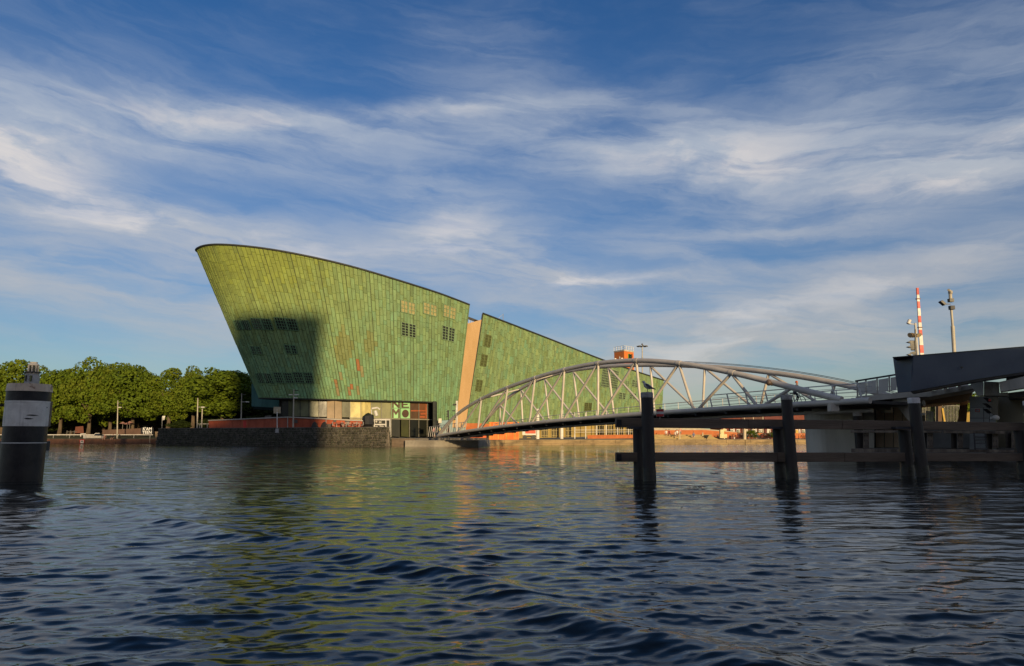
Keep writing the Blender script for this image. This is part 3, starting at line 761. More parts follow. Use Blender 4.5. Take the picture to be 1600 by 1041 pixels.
def museum_aft():
    base = P(880, 660, 150); base.z = .82
    root = thing('museum_building', base, 'long lower green copper hull sloping down to the right behind the arched footbridge', 'museum')
    ps = clad(SA, 0, TOT2, .66, lambda t: 0.0, aft_colour)
    ps.sort(key=lambda p: p[0])
    for p in ps[:290]:
        mb = MB(); mb.cur = p[5]; panel(mb, SA, *p[:4], off=.05 + random.uniform(0, .03)); mb.build('copper_panel', COPPER, root)
    mb = MB()
    for p in ps[290:]: mb.cur = p[5]; panel(mb, SA, *p[:4], off=.05 + random.uniform(0, .03))
    mb.build('far_copper_panels', COPPER, root, kind='stuff')
    hb = MB(); ts = np.linspace(0, TOT2, 24); n = len(ts); bk = Vector((2.4, 13, 0))
    T_ = [SA(t, 1) for t in ts]; B_ = [SA(t, 0) for t in ts]
    hb.v = [tuple(p) for p in B_ + T_ + [p + bk for p in T_] + [p + bk for p in B_]]
    for i in range(n - 1):
        for r_ in range(4): a, b = r_ * n + i, ((r_ + 1) % 4) * n + i; hb.face((a, a + 1, b + 1, b))
    hb.c = [None] * len(hb.f); hb.face((0, n, 2 * n, 3 * n)); hb.face((n - 1, 2 * n - 1, 3 * n - 1, 4 * n - 1))
    hb.build('hull_body', JOINT, root)
    hc = MB(); hc.tube([SA(t, 1.0, .1) + Vector((0, 0, .1)) for t in ts], .17, 6); hc.build('roof_coping', COPING, root)
    hc = MB(); hc.tube([SA(0, v, .05) for v in np.linspace(0, 1, 6)], .16, 6); hc.build('corner_trim', COPING, root)
    CUD = mat('copper_frame_olive', (.14, .17, .06), None, 2, .8); CUL = mat('copper_frame_pale', (.24, .34, .18), None, 2, .8)
    OG = mat('olive_panes', (.06, .065, .02), (.03, .03, .012), 3, .3)
    W = lambda *a: win_fn(*a, S=SA, t0=0, t1=TOT2, par=root)
    W(756, 525, 767, 540.5, 4, 4, CUD, OG); W(749.5, 555.5, 761, 571, 4, 4, CUD, OG); W(742, 594.5, 753, 610.5, 4, 4, CUD, OG)
    W(938, 580.5, 966, 604, 12, 8, CUL, GLASS_D)
    W(986.5, 595.5, 996, 604, 4, 3, CUL, GLASS_D); W(977, 596, 982, 603, 2, 3, CUL, GLASS_D)
    W(966, 614.5, 977, 623.5, 4, 3, CUL, GLASS_D); W(983, 615, 993, 623, 4, 3, CUL, GLASS_D); W(999, 616, 1008, 623, 4, 3, CUL, GLASS_D)
    W(912, 630, 924, 642, 4, 4, CUD, OG)
    # rooftop aerials
    b = MB(); q = P(786, 502, 134); b.tube([q - Vector((0, 0, .4)), q + Vector((0, 0, 1.5))], .06, 5); b.bar(q + Vector((0, 0, 1.4)), q + Vector((-1.4, 0, .1)), .04); b.build('aerial', GALV, root)
    # arcade below the hull
    ar = thing('museum_arcade', Vector((30, 150, .82)), 'sunlit ochre arcade with pale columns and lattice windows under the long copper hull', 'arcade')
    def DA(x): return hint(x, [736, 1040], [130.5, 182])
    b = MB(); b.pp([(737, 660), (1034, 646), (1034, 680), (737, 687)], lambda x: DA(x) + 1.2, 2.0); b.build('back_wall', mat('ochre_wall', (.42, .30, .09), (.30, .22, .07), .3, .8), ar)
    for x0, x1 in ((846, 856), (862, 872), (884, 893), (930, 944), (948, 958), (962, 974), (978, 992), (1000, 1014)):
        b = MB(); b.pp([(x0, 655), (x1, 655), (x1, 683), (x0, 683)], lambda x: DA(x) + 1.0, .15); pn = b.build('window', GLASS_D, ar)
        b = MB()
        for k in range(5): xx = x0 + (x1 - x0) * k / 4; b.bar(P(xx, 656, DA(xx) + .9), P(xx, 683, DA(xx) + .9), .12)
        for k in range(4): yy = 657 + 8 * k; b.bar(P(x0, yy, DA(x0) + .9), P(x1, yy, DA(x1) + .9), .10)
        b.build('lattice', mat('lattice_ochre', (.45, .36, .16), None, 2, .7), pn)
    for x in (840, 877.5):
        b = MB(); b.tube([PX(x, DA(x) - 1.5, .82), PX(x, DA(x) - 1.5, 7)], .38, 12); b.build('column', WHITE, ar, smooth=True)
    for x in (898, 915, 932, 947, 965, 982, 1000, 1016, 1030):
        b = MB(); b.tube([PX(x, DA(x) - 2.5, .82), PX(x, DA(x) - 2.5, 6.6)], .12, 8); b.build('column', WHITE, ar, smooth=True)
    b = MB(); b.pp([(918, 680), (1022, 679), (1022, 684.5), (918, 686)], lambda x: DA(x) - 3.5, .4); b.build('parapet', BRICK_O, ar)
    b = MB()
    for yy in (672, 675.5): b.bar(P(898, yy, DA(898) - 3), P(1022, yy - .8, DA(1022) - 3), .07)
    b.build('handrail', WHITE, ar)
    b = MB(); b.pp([(728, 661.5), (745, 661.5), (778, 663), (778, 680), (728, 680)], 127, .5)
    tag(b.build('low_brick_wall', BRICK_O), 'low orange brick wall below the cream wall behind the footbridge end', 'wall')
museum_aft()

# ------------------------------------------------------------------ red pavilion
def pavilion():
    DP = lambda x: hint(x, [326, 450, 566], [118, 105.5, 106.5])
    root = thing('red_pavilion', PX(450, 108, 2.62), 'low dark red brick pavilion with white roof edge on the stone embankment', 'pavilion')
    YT = lambda x: float(np.interp(x, [326, 395, 450, 566], [656.6, 653.6, 651.2, 657.0]))
    for seg in ((326, 450), (450, 566)):
        b = MB(); xs = list(np.linspace(seg[0], seg[1], 2)); b.prism([P(seg[0], YT(seg[0]) + 1, DP(seg[0])), P(seg[1], YT(seg[1]) + 1, DP(seg[1])), PX(seg[1], DP(seg[1]), 2.6), PX(seg[0], DP(seg[0]), 2.6)], (3.0 if seg[0] < 400 else -1.0, 4, 0))
        b.build('wall', BRICK_R, root)
        # cladding panels on the wall, slightly proud
        nn = 10
        for k in range(nn):
            xa, xb = seg[0] + (seg[1] - seg[0]) * k / nn + .25, seg[0] + (seg[1] - seg[0]) * (k + 1) / nn - .25
            b = MB(); b.prism([P(xa, YT(xa) + 1.6, DP(xa) - .06), P(xb, YT(xb) + 1.6, DP(xb) - .06), PX(xb, DP(xb) - .06, 2.64), PX(xa, DP(xa) - .06, 2.64)], (0, .05, 0)); b.build('panel', BRICK_R, root)
    b = MB(); b.prism([P(325, YT(325) - .2, DP(326) - .3), P(450, YT(450) - .2, DP(450) - .3), P(567, YT(566) - .2, DP(566) - .3), P(562, YT(562) - .9, 113), P(360, YT(360), 124)], (0, 0, -.16)); b.build('roof', mat('roof_edge', (.42, .38, .33), (.33, .30, .26), 1, .6), root)
    b = MB(); b.pp([(380, 657.5), (388.5, 657), (388.5, 671), (380, 671)], DP(384) - .16, .1); d = b.build('door', RED, root)
    b = MB(); b.pp([(385.3, 661), (387.2, 661), (387.2, 663.5), (385.3, 663.5)], DP(384) - .2, .04); b.build('notice', WHITE, d)
    for x0, y0, x1, y1 in ((521, 656, 525.5, 659.5), (539, 656.5, 547, 660), (511, 662.5, 518, 670), (460, 656, 465, 661)):
        b = MB(); b.pp([(x0, y0), (x1, y0), (x1, y1), (x0, y1)], DP(x0) - .2, .1); b.build('vent', mat('vent_grey', (.10, .08, .07), None, 2, .7), root)
    for x in (449.5, 509.5):
        b = MB(); b.tube([P(x, YT(x) + 1, DP(x) - .25), PX(x, DP(x) - .25, 2.62)], .07, 6); b.build('downpipe', GALV, root)
    b = MB(); b.pp([(414, 650), (424, 649), (424, 652), (414, 653)], 113, 2); b.build('roof_hatch', CONC_D, root)
    # faded graffiti: a pale smudge of sprayed strokes
    b = MB()
    for k in range(7):
        x, y = 432 + random.random() * 8, 660 + random.random() * 8; b.bar(P(x, y, DP(x) - .14), P(x + random.uniform(-2, 3), y + random.uniform(-2, 2), DP(x) - .14), .07, .02, up=(0, 1, 0))
    b.build('sprayed_mark', mat('faded_spray', (.30, .14, .11), None, 3, .8), root, kind='stuff')
pavilion()

def table_and_seats():
    for k, x in enumerate((556, 546, 531)):
        root = thing('cafe_table', PX(x, 104.5, 2.62), ('pale folded cafe furniture nearest the right end of the red pavilion', 'pale cafe table before the dark vents of the red pavilion', 'dark and pale chair stack before the grey hatch of the pavilion')[k], 'table')
        p = PX(x, 104.5, 2.62); b = MB(); b.box(p + Vector((0, 0, .75)), (1.3, .8, .08)); b.build('top', CONC_L if k < 2 else STEEL_D, root)
        for s in (-1, 1): b = MB(); b.bar(p + Vector((s * .5, 0, 0)), p + Vector((s * .5, 0, .72)), .08); b.build('leg', GALV, root)
        for s in (-1, 1): b = MB(); b.box(p + Vector((s * .95, 0, .45)), (.4, .4, .06)); b.box(p + Vector((s * 1.12, 0, .7)), (.06, .4, .5)); b.build('seat', GALV, root)
    for k, x in enumerate((491, 506)):
        b = MB(); p = PX(x, 104.8, 2.62); b.prism([p + Vector((-.55, 0, 0)), p + Vector((.55, 0, 0)), p + Vector((.35, 0, .65)), p + Vector((0, 0, 1.0)), p + Vector((-.3, 0, .75))], (0, .5, 0))
        tag(b.build('covered_grill', BLACK, bevel=.04), ('larger black covered heap before the red pavilion wall, left one', 'smaller black covered heap before the red pavilion by the downpipe')[k], 'cover')
table_and_seats()

# ------------------------------------------------------------------ lamps, signs on the left
def lamp_post(px, D, ytop, z0, label, arms):
    p = PX(px, D, z0); tp = P(px + 1.2, ytop, D); root = thing('lamp_post', p, label, 'lamp post', 'slim pale lamp posts on the museum quay')
    b = MB(); b.tube([p, tp], [.13, .07], 8); b.build('pole', mat('pale_pole', (.42, .38, .30), (.32, .29, .24), 3, .5), root, smooth=True)
    for (f, ln) in arms:
        q = p.lerp(tp, f); b = MB(); b.bar(q, q + Vector((ln, 0, .03)), .08); b.build('arm', GALV, root)
        b = MB(); b.box(q + Vector((ln + .2 * (1 if ln > 0 else -1), 0, .0)), (.55, .25, .12)); b.build('lamp_head', WHITE if f < .9 else BLACK, root)
    return root
lamp_post(183, 130.5, 626, .92, 'slim tall lamp post standing beside the two people on the left quay', [(.93, .35), (.82, .25)])
lamp_post(308, 114.5, 622, 2.62, 'left lamp post of the pair before the red pavilion end', [(.70, .7)])
lamp_post(315, 115.5, 636, 2.62, 'shorter post beside its taller neighbour at the red pavilion end', [(.98, .3)])
lamp_post(376.5, 113, 615, 2.62, 'lamp post left of the bright red pavilion door', [(.97, .15), (.76, .8)])
lamp_post(458, 104, 608.5, 2.62, 'tallest lamp post before the dark bow beside the basketball board', [(.97, .2), (.86, .25), (.86, -.25), (.78, .1)])
def bench_frame():
    root = thing('bench', PX(321, 116, 2.62), 'pale bench with back rail at the left end of the red pavilion', 'bench')
    b = MB(); b.bar(P(310, 669.5, 115.5), P(326, 669.5, 115.5), .4, .12); b.build('seat', CONC_L, root)
    b = MB(); b.bar(P(310, 662.5, 115.8), P(326, 662.5, 115.8), .1, .16); b.build('back_rail', CONC_L, root)
    for x in (312, 324): b = MB(); b.bar(P(x, 662, 115.8), PX(x, 115.8, 2.62), .1); b.build('leg', GALV, root)
bench_frame()
def backboard():
    p = P(433, 672, 99.8); root = thing('basketball_hoop', p, 'small square beige backboard on a white pole above the stone embankment', 'basketball hoop')
    b = MB(); b.pp([(427.5, 636), (438.5, 636), (438.5, 646), (427.5, 646)], 103.6, .08); b.build('backboard', mat('beige_board', (.45, .37, .25), (.38, .31, .21), 2, .6), root)
    b = MB(); b.tube([P(433, 640, 103.5), PX(433, 103.5, 2.6)], .07, 8); b.build('pole', WHITE, root)
    b = MB(); b.bar(P(431, 642.3, 103.3), P(435, 642.3, 103.3), .07); b.build('hoop', YELLOW, root)
    b = MB(); b.pp([(430.5, 670), (435.5, 670), (435.7, 676.5), (430, 676.5)], 102.3, .5); b.build('base', mat('base_grey', (.38, .37, .36), None, 2, .7), root)
backboard()

def left_quay_things():
    # white rail along the bank
    root = thing('quay_rail', (-90, 133, .92), 'long low white rail running along the grass bank at left', 'railing')
    b = MB(); b.bar((-110, 133, 1.66), (P(239, 679, 133).x, 133, 1.66), .07, .12); b.build('rail', WHITE, root)
    x = -110
    while x < P(239, 679, 133).x: b = MB(); b.box((x, 133, 1.28), (.1, .1, .72)); b.build('post', GALV, root); x += 3.1
    b = MB(); b.hexa([(-130, 132.4, .90), (-60, 132.4, .90), (-60, 150, .90), (-130, 150, .90), (-130, 134, 1.25), (-60, 134, 1.25), (-60, 150, 1.6), (-130, 150, 1.6)]); tag(b.build('grass_bank', GRASS), kind='structure')
    # white boat-like dinghy laid on the quay
    p0, p1 = P(131, 684, 131), P(160, 684, 131); L = (p1 - p0).length; z = .92
    root = thing('dinghy', (p0.x, 131, z), 'small white open boat with windscreen lying on the left quay', 'boat')
    b = MB(); n = 9
    rings = []
    for k in range(n):
        f = k / (n - 1); w_ = .75 * (1 - max(0, .25 - f) * 2.6) ** 1 * (1 if f < .95 else .8); hh = .55 + .12 * (1 - f)
        rings.append([(p0.x + L * f, 131 - w_, z + hh), (p0.x + L * f, 131 - w_ * .6, z + .12), (p0.x + L * f, 131, z + .02), (p0.x + L * f, 131 + w_ * .6, z + .12), (p0.x + L * f, 131 + w_, z + hh)])
    for r_ in rings: b.v += r_
    for k in range(n - 1):
        for j in range(4): b.face((k * 5 + j, (k + 1) * 5 + j, (k + 1) * 5 + j + 1, k * 5 + j + 1))
        b.face((k * 5 + 4, (k + 1) * 5 + 4, (k + 1) * 5, k * 5))
    b.face(range(0, 5)); b.face(range((n - 1) * 5, n * 5)); b.build('hull', WHITE, root)
    b = MB(); q = P(153, 681, 131); b.hexa([q + Vector((-.7, -.5, -.1)), q + Vector((.7, -.5, -.1)), q + Vector((.7, .5, -.1)), q + Vector((-.7, .5, -.1)), q + Vector((-.2, -.4, .45)), q + Vector((.5, -.4, .45)), q + Vector((.5, .4, .45)), q + Vector((-.2, .4, .45))]); b.build('windscreen', GLASS_D, root)
    b = MB(); b.bar(q + Vector((-.25, -.42, .45)), q + Vector((.55, -.42, .45)), .08); b.bar(q + Vector((-.72, -.52, -.1)), q + Vector((-.22, -.42, .45)), .07); b.build('windscreen_frame', WHITE, root)
    # red framed quay sign
    root = thing('quay_sign', P(128, 690, 129.3), 'square white sign with red border fixed to the rusty quay wall', 'sign')
    b = MB(); b.pp([(124.5, 687), (131.8, 687), (131.8, 692.8), (124.5, 692.8)], 129.3, .06); b.build('board', RED, root)
    b = MB(); b.pp([(125.6, 688.2), (130.7, 688.2), (130.7, 692.6), (125.6, 692.6)], 129.26, .03); b.build('face', WHITE, root)
    b = MB(); b.pp([(126.7, 688.7), (127.6, 688.7), (127.6, 690.8), (126.7, 690.8)], 129.22, .03); b.pp([(128.7, 688.7), (129.6, 688.7), (129.6, 690.8), (128.7, 690.8)], 129.22, .03); b.pp([(127.6, 689.4), (128.7, 689.4), (128.7, 690.1), (127.6, 690.1)], 129.22, .03); b.build('marking', BLACK, root)
    # sign with white letters
    root = thing('letter_sign', P(229, 678, 134.5), 'black board with white stacked lettering at the start of the stone embankment', 'sign')
    b = MB(); b.pp([(220, 668.5), (240, 668.5), (240, 678), (220, 678)], 134.5, .12); b.build('board', BLACK, root)
    text_obj('lettering', "K'AM\nTEEN", 1.0 * .78, P(230, 673.2, 134.4), mat('letter_white', (.8, .8, .8), (.75, .75, .75), 1, .5), root)
    root = thing('information_sign', P(254, 674, 116), 'tilted pale parking sign on a thin pole at the embankment corner', 'sign')
    b = MB(); b.tube([PX(253, 116.6, 2.62), P(253.5, 652, 116.6)], .06, 6); b.build('pole', GALV, root)
    b = MB(); b.prism([P(253.5, 650.5, 116.4), P(258, 649.8, 116.6), P(257, 656, 116.6), P(253.8, 657, 116.4)], (0, .06, 0)); b.build('panel', STEEL_W, root)
    # worn stone bollard post at corner
    b = MB(); b.pp([(242, 674.5), (247.5, 674.5), (246.8, 684.5), (242.8, 684.5)], 128.5, .5); tag(b.build('corner_post', mat('ochre_stone', (.30, .22, .13), (.18, .12, .08), 2, .9, bump=.4), bevel=.05), 'short weathered ochre stone post where quay meets embankment', 'post')
    b = MB(); b.tube([P(234, 685, 129.2), P(234, 692.5, 129.2)], .12, 8); tag(b.build('fender_post', mat('pale_wood', (.30, .22, .16), None, 2, .8)), 'thin pale vertical fender post on rusty quay wall right of the two people', 'post')
    for k, (x, w_) in enumerate(((104, .5), (109.5, .7), (115.5, .5), (126, 1.0))):
        b = MB(); p = PX(x, 137, 1.2); b.bar(p, p + Vector((0, 0, 1.3 if k < 3 else .7)), .12, .12); b.bar(p + Vector((0, 0, 1.0 if k < 3 else .65)), p + Vector((w_, 0, 1.1 if k < 3 else .7)), .1)
        tag(b.build('park_post', CONC_D if k < 3 else WHITE), ('leftmost grey park post below the trees left of the dinghy', 'wide middle grey park post below the trees', 'right grey park post below the trees', 'small white park stand behind the rail above the dinghy')[k], 'post')
    # reddish low walls in shade; near-black block added to darken gaps under the trees
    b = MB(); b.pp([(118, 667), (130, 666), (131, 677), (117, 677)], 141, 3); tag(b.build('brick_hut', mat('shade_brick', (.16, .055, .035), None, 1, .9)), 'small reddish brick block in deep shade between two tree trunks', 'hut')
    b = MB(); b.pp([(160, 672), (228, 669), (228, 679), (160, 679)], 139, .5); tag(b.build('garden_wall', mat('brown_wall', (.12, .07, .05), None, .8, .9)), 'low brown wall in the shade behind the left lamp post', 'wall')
    root = thing('dark_backdrop', (-100, 172, .92), 'long near-black block added to darken the gaps behind the row of trees', 'building')
    b = MB(); b.prism([(-190, 172, .9), (-42, 172, .9), (-42, 172, 9.4), (-190, 172, 9.4)], (0, 10, 0)); b.build('wall', mat('backdrop_black', (.03, .022, .018), None, .8, .9), root)
    for k in range(40):
        b = MB(); b.box((-185 + k * 3.6, 171.9, 4 + 3 * (k % 2)), (1.4, .1, 1.6)); b.build('window', GLASS_D, root)
    root = thing('parasols', PX(196, 142, .92), 'faint pink and white cafe parasols and signs in shade behind the lamp post', 'parasols')
    for k, (x, y) in enumerate(((192, 661), (199, 662), (203, 660))):
        b = MB(); c = P(x, y, 142); b.tube([c - Vector((0, 0, .15)), c + Vector((0, 0, .25))], [.7, .05], 8); b.build('canopy', mat('pink_cloth', (.42, .22, .20), None, 2, .8), root)
        b = MB(); b.tube([c, Vector((c.x, c.y, .92))], .04, 5); b.build('pole', GALV, root)
left_quay_things()

# ------------------------------------------------------------------ people
def body_mesh(joints, edges, radii, root_i=0):
    me = bpy.data.meshes.new('person_body'); me.from_pydata(joints, edges, []); o = bpy.data.objects.new('tmp', me); col.objects.link(o)
    sk = o.modifiers.new('s', 'SKIN'); sk.use_smooth_shade = True; ly = me.skin_vertices[0].data
    for k, r_ in enumerate(radii): ly[k].radius = (r_, r_) if not isinstance(r_, tuple) else r_; ly[k].use_root = (k == root_i)
    sb = o.modifiers.new('b', 'SUBSURF'); sb.levels = 1; sb.render_levels = 1
    dg = bpy.context.evaluated_depsgraph_get(); m2 = bpy.data.meshes.new_from_object(o.evaluated_get(dg)); bpy.data.objects.remove(o); return m2
def pose(kind):
    hip = (0, 0, 0)
    if kind == 'stand': kn = [(-.11, .02, -.43), (.12, -.06, -.43)]; ft = [(-.12, .06, -.86), (.14, -.04, -.86)]; toe = [(-.13, -.10, -.89), (.15, -.20, -.89)]
    elif kind == 'cycle': kn = [(-.12, -.36, -.12), (.12, -.24, -.34)]; ft = [(-.12, -.22, -.50), (.12, -.02, -.72)]; toe = [(-.12, -.36, -.54), (.12, -.16, -.74)]
    else: kn = [(-.12, -.43, .02), (.13, -.42, .03)]; ft = [(-.13, -.47, -.42), (.15, -.40, -.42)]; toe = [(-.14, -.62, -.44), (.17, -.55, -.45)]
    lean = {'stand': 0, 'cycle': -.22, 'sit': -.03}[kind]
    j = [hip, (0, lean * .5, .25), (0, lean, .48), (0, lean * 1.1, .57), (0, lean * 1.15 - .02, .66), (0, lean * 1.2 - .02, .76)]
    r_ = [(.15, .12), (.13, .10), (.16, .10), .05, .085, .075]; e = [(0, 1), (1, 2), (2, 3), (3, 4), (4, 5)]
    for s, (a, b_, c) in enumerate(zip(kn, ft, toe)):
        sx = -.1 if s == 0 else .1; i = len(j); j += [(sx, -.01, -.04), a, b_, c]; r_ += [.085, .058, .04, .035]; e += [(0, i), (i, i + 1), (i + 1, i + 2), (i + 2, i + 3)]
    for s in (-1, 1):
        i = len(j)
        if kind == 'stand': ar = [(s * .2, lean, .46), (s * .25, .02, .2), (s * .24, -.08, -.04), (s * .23, -.10, -.12)]
        elif kind == 'cycle': ar = [(s * .2, lean, .45), (s * .24, -.38, .24), (s * .22, -.56, .12), (s * .22, -.63, .11)]
        else: ar = [(s * .2, lean, .45), (s * .26, .0, .2), (s * .2, -.22, .08), (s * .18, -.3, .07)]
        j += ar; r_ += [.055, .042, .03, .034]; e += [(2, i), (i, i + 1), (i + 1, i + 2), (i + 2, i + 3)]
    return body_mesh(j, e, r_)
BODY = {k: pose(k) for k in ('stand', 'cycle', 'sit')}
def person(loc, kind, rz, label, top, leg, hair=(.04, .03, .02), helmet=None, sc=1.0, bare=True, group=None):
    root = thing('person', loc, label, 'person', group); root.rotation_euler.z = rz
    hipz = {'stand': .92, 'cycle': 1.0, 'sit': .10}[kind] * sc
    me = BODY[kind].copy(); me.materials.clear()
    key = lambda c: 'cloth_%02d_%02d_%02d' % tuple(int(x * 99) for x in c)
    for m in (SKIN, mat(key(top), top, None, 3, .8), mat(key(leg), leg, None, 3, .8), BLACK): me.materials.append(m)
    for p in me.polygons:
        c = p.center; z = c.z; ax = abs(c.x)
        if z > .555: k = 0
        elif z > .05 and ax < .30: k = 1 if (ax < .27 and (z > .18 or ax < .19)) else 0
        elif kind == 'sit': k = 2 if (z > -.06 and c.y > -.36) else (0 if z > -.36 else 3)
        elif kind == 'stand': k = 2 if z > (-.4 if bare else -.82) and ax < .22 else (0 if z > -.8 else 3)
        else: k = 2 if z > -.45 else 3
        p.material_index = k; p.use_smooth = True
    b = bpy.data.objects.new('body', me); col.objects.link(b); b.parent = root; b.location = (0, 0, hipz); b.scale = (sc,) * 3
    lean = {'stand': 0, 'cycle': -.25, 'sit': -.03}[kind]
    h = MB(); h.ball((0, lean + .02, .745), (.095, .105, .10), 10, 7); me2 = h.build('hair' if helmet is None else 'helmet', mat(key(helmet or hair) , helmet or hair, None, 4, .7), None, smooth=True)
    me2.parent = root; me2.location = (0, (lean + .02) * sc, hipz + .655 * sc); me2.scale = (sc,) * 3
    return root
sitz = .92
person(P(163.3, 684, 129.75) * 1 + Vector((0, 0, 0)) if False else Vector((P(163.3, 684, 129.9).x, 129.9, sitz)), 'sit', .25, 'person in pale top seated on the quay edge beside the dinghy, legs hanging', (.30, .16, .14), (.35, .2, .16), (.06, .03, .02))
person(Vector((P(176.5, 684, 129.9).x, 129.9, sitz)), 'sit', -.1, 'person in black shirt seated on the quay edge left of the lamp post', (.015, .015, .018), (.05, .045, .05))
# people by the museum entrance and on the bridge
person(PX(678, 104, 1.12), 'stand', .6, 'person in pink top walking at the footbridge foot by the hull corner', (.55, .25, .25), (.06, .06, .09), sc=1.0)
person(PX(686.5, 103, 1.12), 'stand', -.4, 'person in bright yellow top at the footbridge foot beside the pale lamp box', (.75, .60, .20), (.30, .22, .15))
person(PX(700, 105, 1.12), 'stand', .2, 'person in red brown clothes behind the lowest footbridge struts', (.35, .08, .05), (.10, .08, .07))
def boxes_at_entry():
    b = MB(); b.pp([(684.5, 654), (690, 654), (690, 661), (684.5, 661)], 110, .6); o = b.build('lamp_box', mat('cream_lamp', (.72, .66, .52), None, 3, .6))
    root = thing('lamp_box_post', PX(687, 110, 1.12), 'pale rectangular box on a post in front of the copper hull corner', 'post lamp'); o.parent = root; o.location = o.location - root.location
    b = MB(); b.tube([PX(687, 110.3, 1.12), P(687, 660, 110.3)], .06, 6); b.build('pole', GALV, root)
    root = thing('traffic_light', PX(701, 104, 1.12), 'small dark traffic light before the cream wall at the footbridge foot', 'traffic light')
    b = MB(); b.tube([PX(701, 104, 1.12), P(701, 641, 104)], .07, 6); b.build('pole', BLACK, root)
    b = MB(); b.pp([(699, 641), (701.5, 641), (701.5, 652), (699, 652)], 103.8, .3); h = b.build('head', BLACK, root)
    for y in (643, 647, 650.5): b = MB(); b.pp([(697, y), (699.2, y - .6), (699.2, y + 1)], 103.8, .3); b.build('visor', BLACK, h)
    root = thing('bridge_foot_post', PX(714, 94, .85), 'tall pale post beside the cream wall with small lamps at top', 'post')
    b = MB(); b.box(P(713.6, 650, 96) , (.26, .3, 4.2)); b.build('pole', STEEL_W, root)
    b = MB(); b.box(P(710.5, 632.5, 96), (.5, .3, .2)); b.box(P(709, 642, 96), (.4, .3, .15)); b.build('lamp', BLACK, root)
boxes_at_entry()

# ------------------------------------------------------------------ trees
def leaf_cloud(centers, radii, n, seed, size=.34, squash=.85):
    g = np.random.default_rng(seed); centers = np.array(centers); radii = np.array(radii); wgt = radii ** 2; wgt = wgt / wgt.sum()
    idx = g.choice(len(centers), n, p=wgt); d = g.normal(size=(n, 3)); d /= np.linalg.norm(d, axis=1)[:, None]
    rad = radii[idx] * (0.72 + .33 * g.random(n) ** .6); c = centers[idx] + d * rad[:, None] * np.array([1, 1, squash])
    nrm = d + g.normal(size=(n, 3)) * .55; nrm /= np.linalg.norm(nrm, axis=1)[:, None]
    ref = g.normal(size=(n, 3)); a = np.cross(nrm, ref); a /= np.linalg.norm(a, axis=1)[:, None]; b = np.cross(nrm, a)
    s = size * (0.55 + .8 * g.random(n))[:, None]
    v = np.stack([c - a * s * .5 - b * s * .3, c + a * s * .1 - b * s * .55, c + a * s * .55 + b * s * .1, c - a * s * .05 + b * s * .6], 1).reshape(-1, 3)
    f = np.arange(4 * n).reshape(n, 4); me = bpy.data.meshes.new('crown'); me.from_pydata(v.tolist(), [], f.tolist()); return me
def crown_mesh(seed, w_, h, n=13000, lobes=46):
    g = np.random.default_rng(seed); cs, rs = [], []
    for k in range(lobes):
        d = g.normal(size=3); d /= np.linalg.norm(d); d[2] = d[2] * .9
        q = .55 + .38 * g.random(); taper = 1.0
        zz = d[2] * q; taper = 1 - max(0, zz) * .25
        cs.append((d[0] * q * w_ / 2 * taper, d[1] * q * w_ / 2 * taper, h / 2 + zz * h / 2)); rs.append(g.uniform(.75, 1.6) * w_ / 11)
    for k in range(7): cs.append((g.normal() * w_ * .10, g.normal() * w_ * .10, h * g.uniform(.3, .7))); rs.append(w_ * .26)
    me = leaf_cloud(cs, rs, n, seed); return me
CROWNS = [crown_mesh(11 + k, 11.0, 12.6) for k in range(4)]
def tree(px, D, ytop, zb, kind, label, width=11.0, group='park trees left of the museum', leaf=None):
    base = PX(px, D, zb); top = P(px, ytop, D).z; root = thing('tree', base, label, 'tree', group)
    h = top - zb; ch = h * .88
    me = CROWNS[kind % 4].copy(); me.materials.clear(); me.materials.append(LEAF[leaf if leaf is not None else kind % 2])
    c = bpy.data.objects.new('crown', me); col.objects.link(c); c.parent = root; c.location = (0, 0, h - ch); c.scale = (width / 9.6, width / 9.6, ch / 12.6); c.rotation_euler.z = random.random() * 6
    b = MB(); tr = Vector((0, 0, 0)); o = base
    b.tube([o, o + Vector((.1, 0, h * .12)), o + Vector((-.05, .1, h * .28)), o + Vector((.1, .1, h * .6))], [.48, .36, .30, .12], 9)
    for k in range(6):
        a = k * 1.05 + random.random(); st = o + Vector((0, 0, h * random.uniform(.2, .34))); b.tube([st, st + Vector((math.cos(a) * width * .16, math.sin(a) * width * .16, h * .12)), st + Vector((math.cos(a) * width * .3, math.sin(a) * width * .3, h * .32))], [.2, .13, .05], 6)
    b.build('trunk', BARK, root, smooth=True); return root
TL = [(-40, 150, 562, 0, 'leftmost park tree half outside the picture behind the striped post', 12), (12, 148, 559, 1, 'park tree left of the little lighthouse behind the striped post', 11.5),
      (92, 146, 566, 2, 'park tree just right of the striped post', 11), (137, 142, 560, 3, 'tall park tree above the white dinghy', 10.5), (205, 144, 561, 0, 'wide park tree above the left lamp post', 12.5),
      (262, 142, 573, 1, 'browner park tree above the embankment corner', 9.5), (345, 140, 567, 2, 'largest rounded tree next to the copper bow', 15.5), (300, 141, 573, 3, 'small park tree left of the largest rounded tree', 8.5),
      (170, 150, 563, 1, 'park tree behind and between the dinghy and the lamp post', 10.5), (50, 155, 572, 3, 'park tree rising behind the striped post cap', 10)]
for k, (px, D, yt, kd, lb, wd) in enumerate(TL): tree(px, D, yt, 1.3 if px < 246 else 2.62, kd, lb, wd)
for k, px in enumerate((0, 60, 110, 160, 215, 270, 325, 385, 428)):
    tree(px, 162 + (k % 3) * 2, 597 + (k * 7) % 9, .9, k, 'dark shaded tree filling the gap behind the front row of park trees', 14, 'dark trees behind the front row', leaf=2)  # back row with darkened leaves, so gaps between crowns read as shade
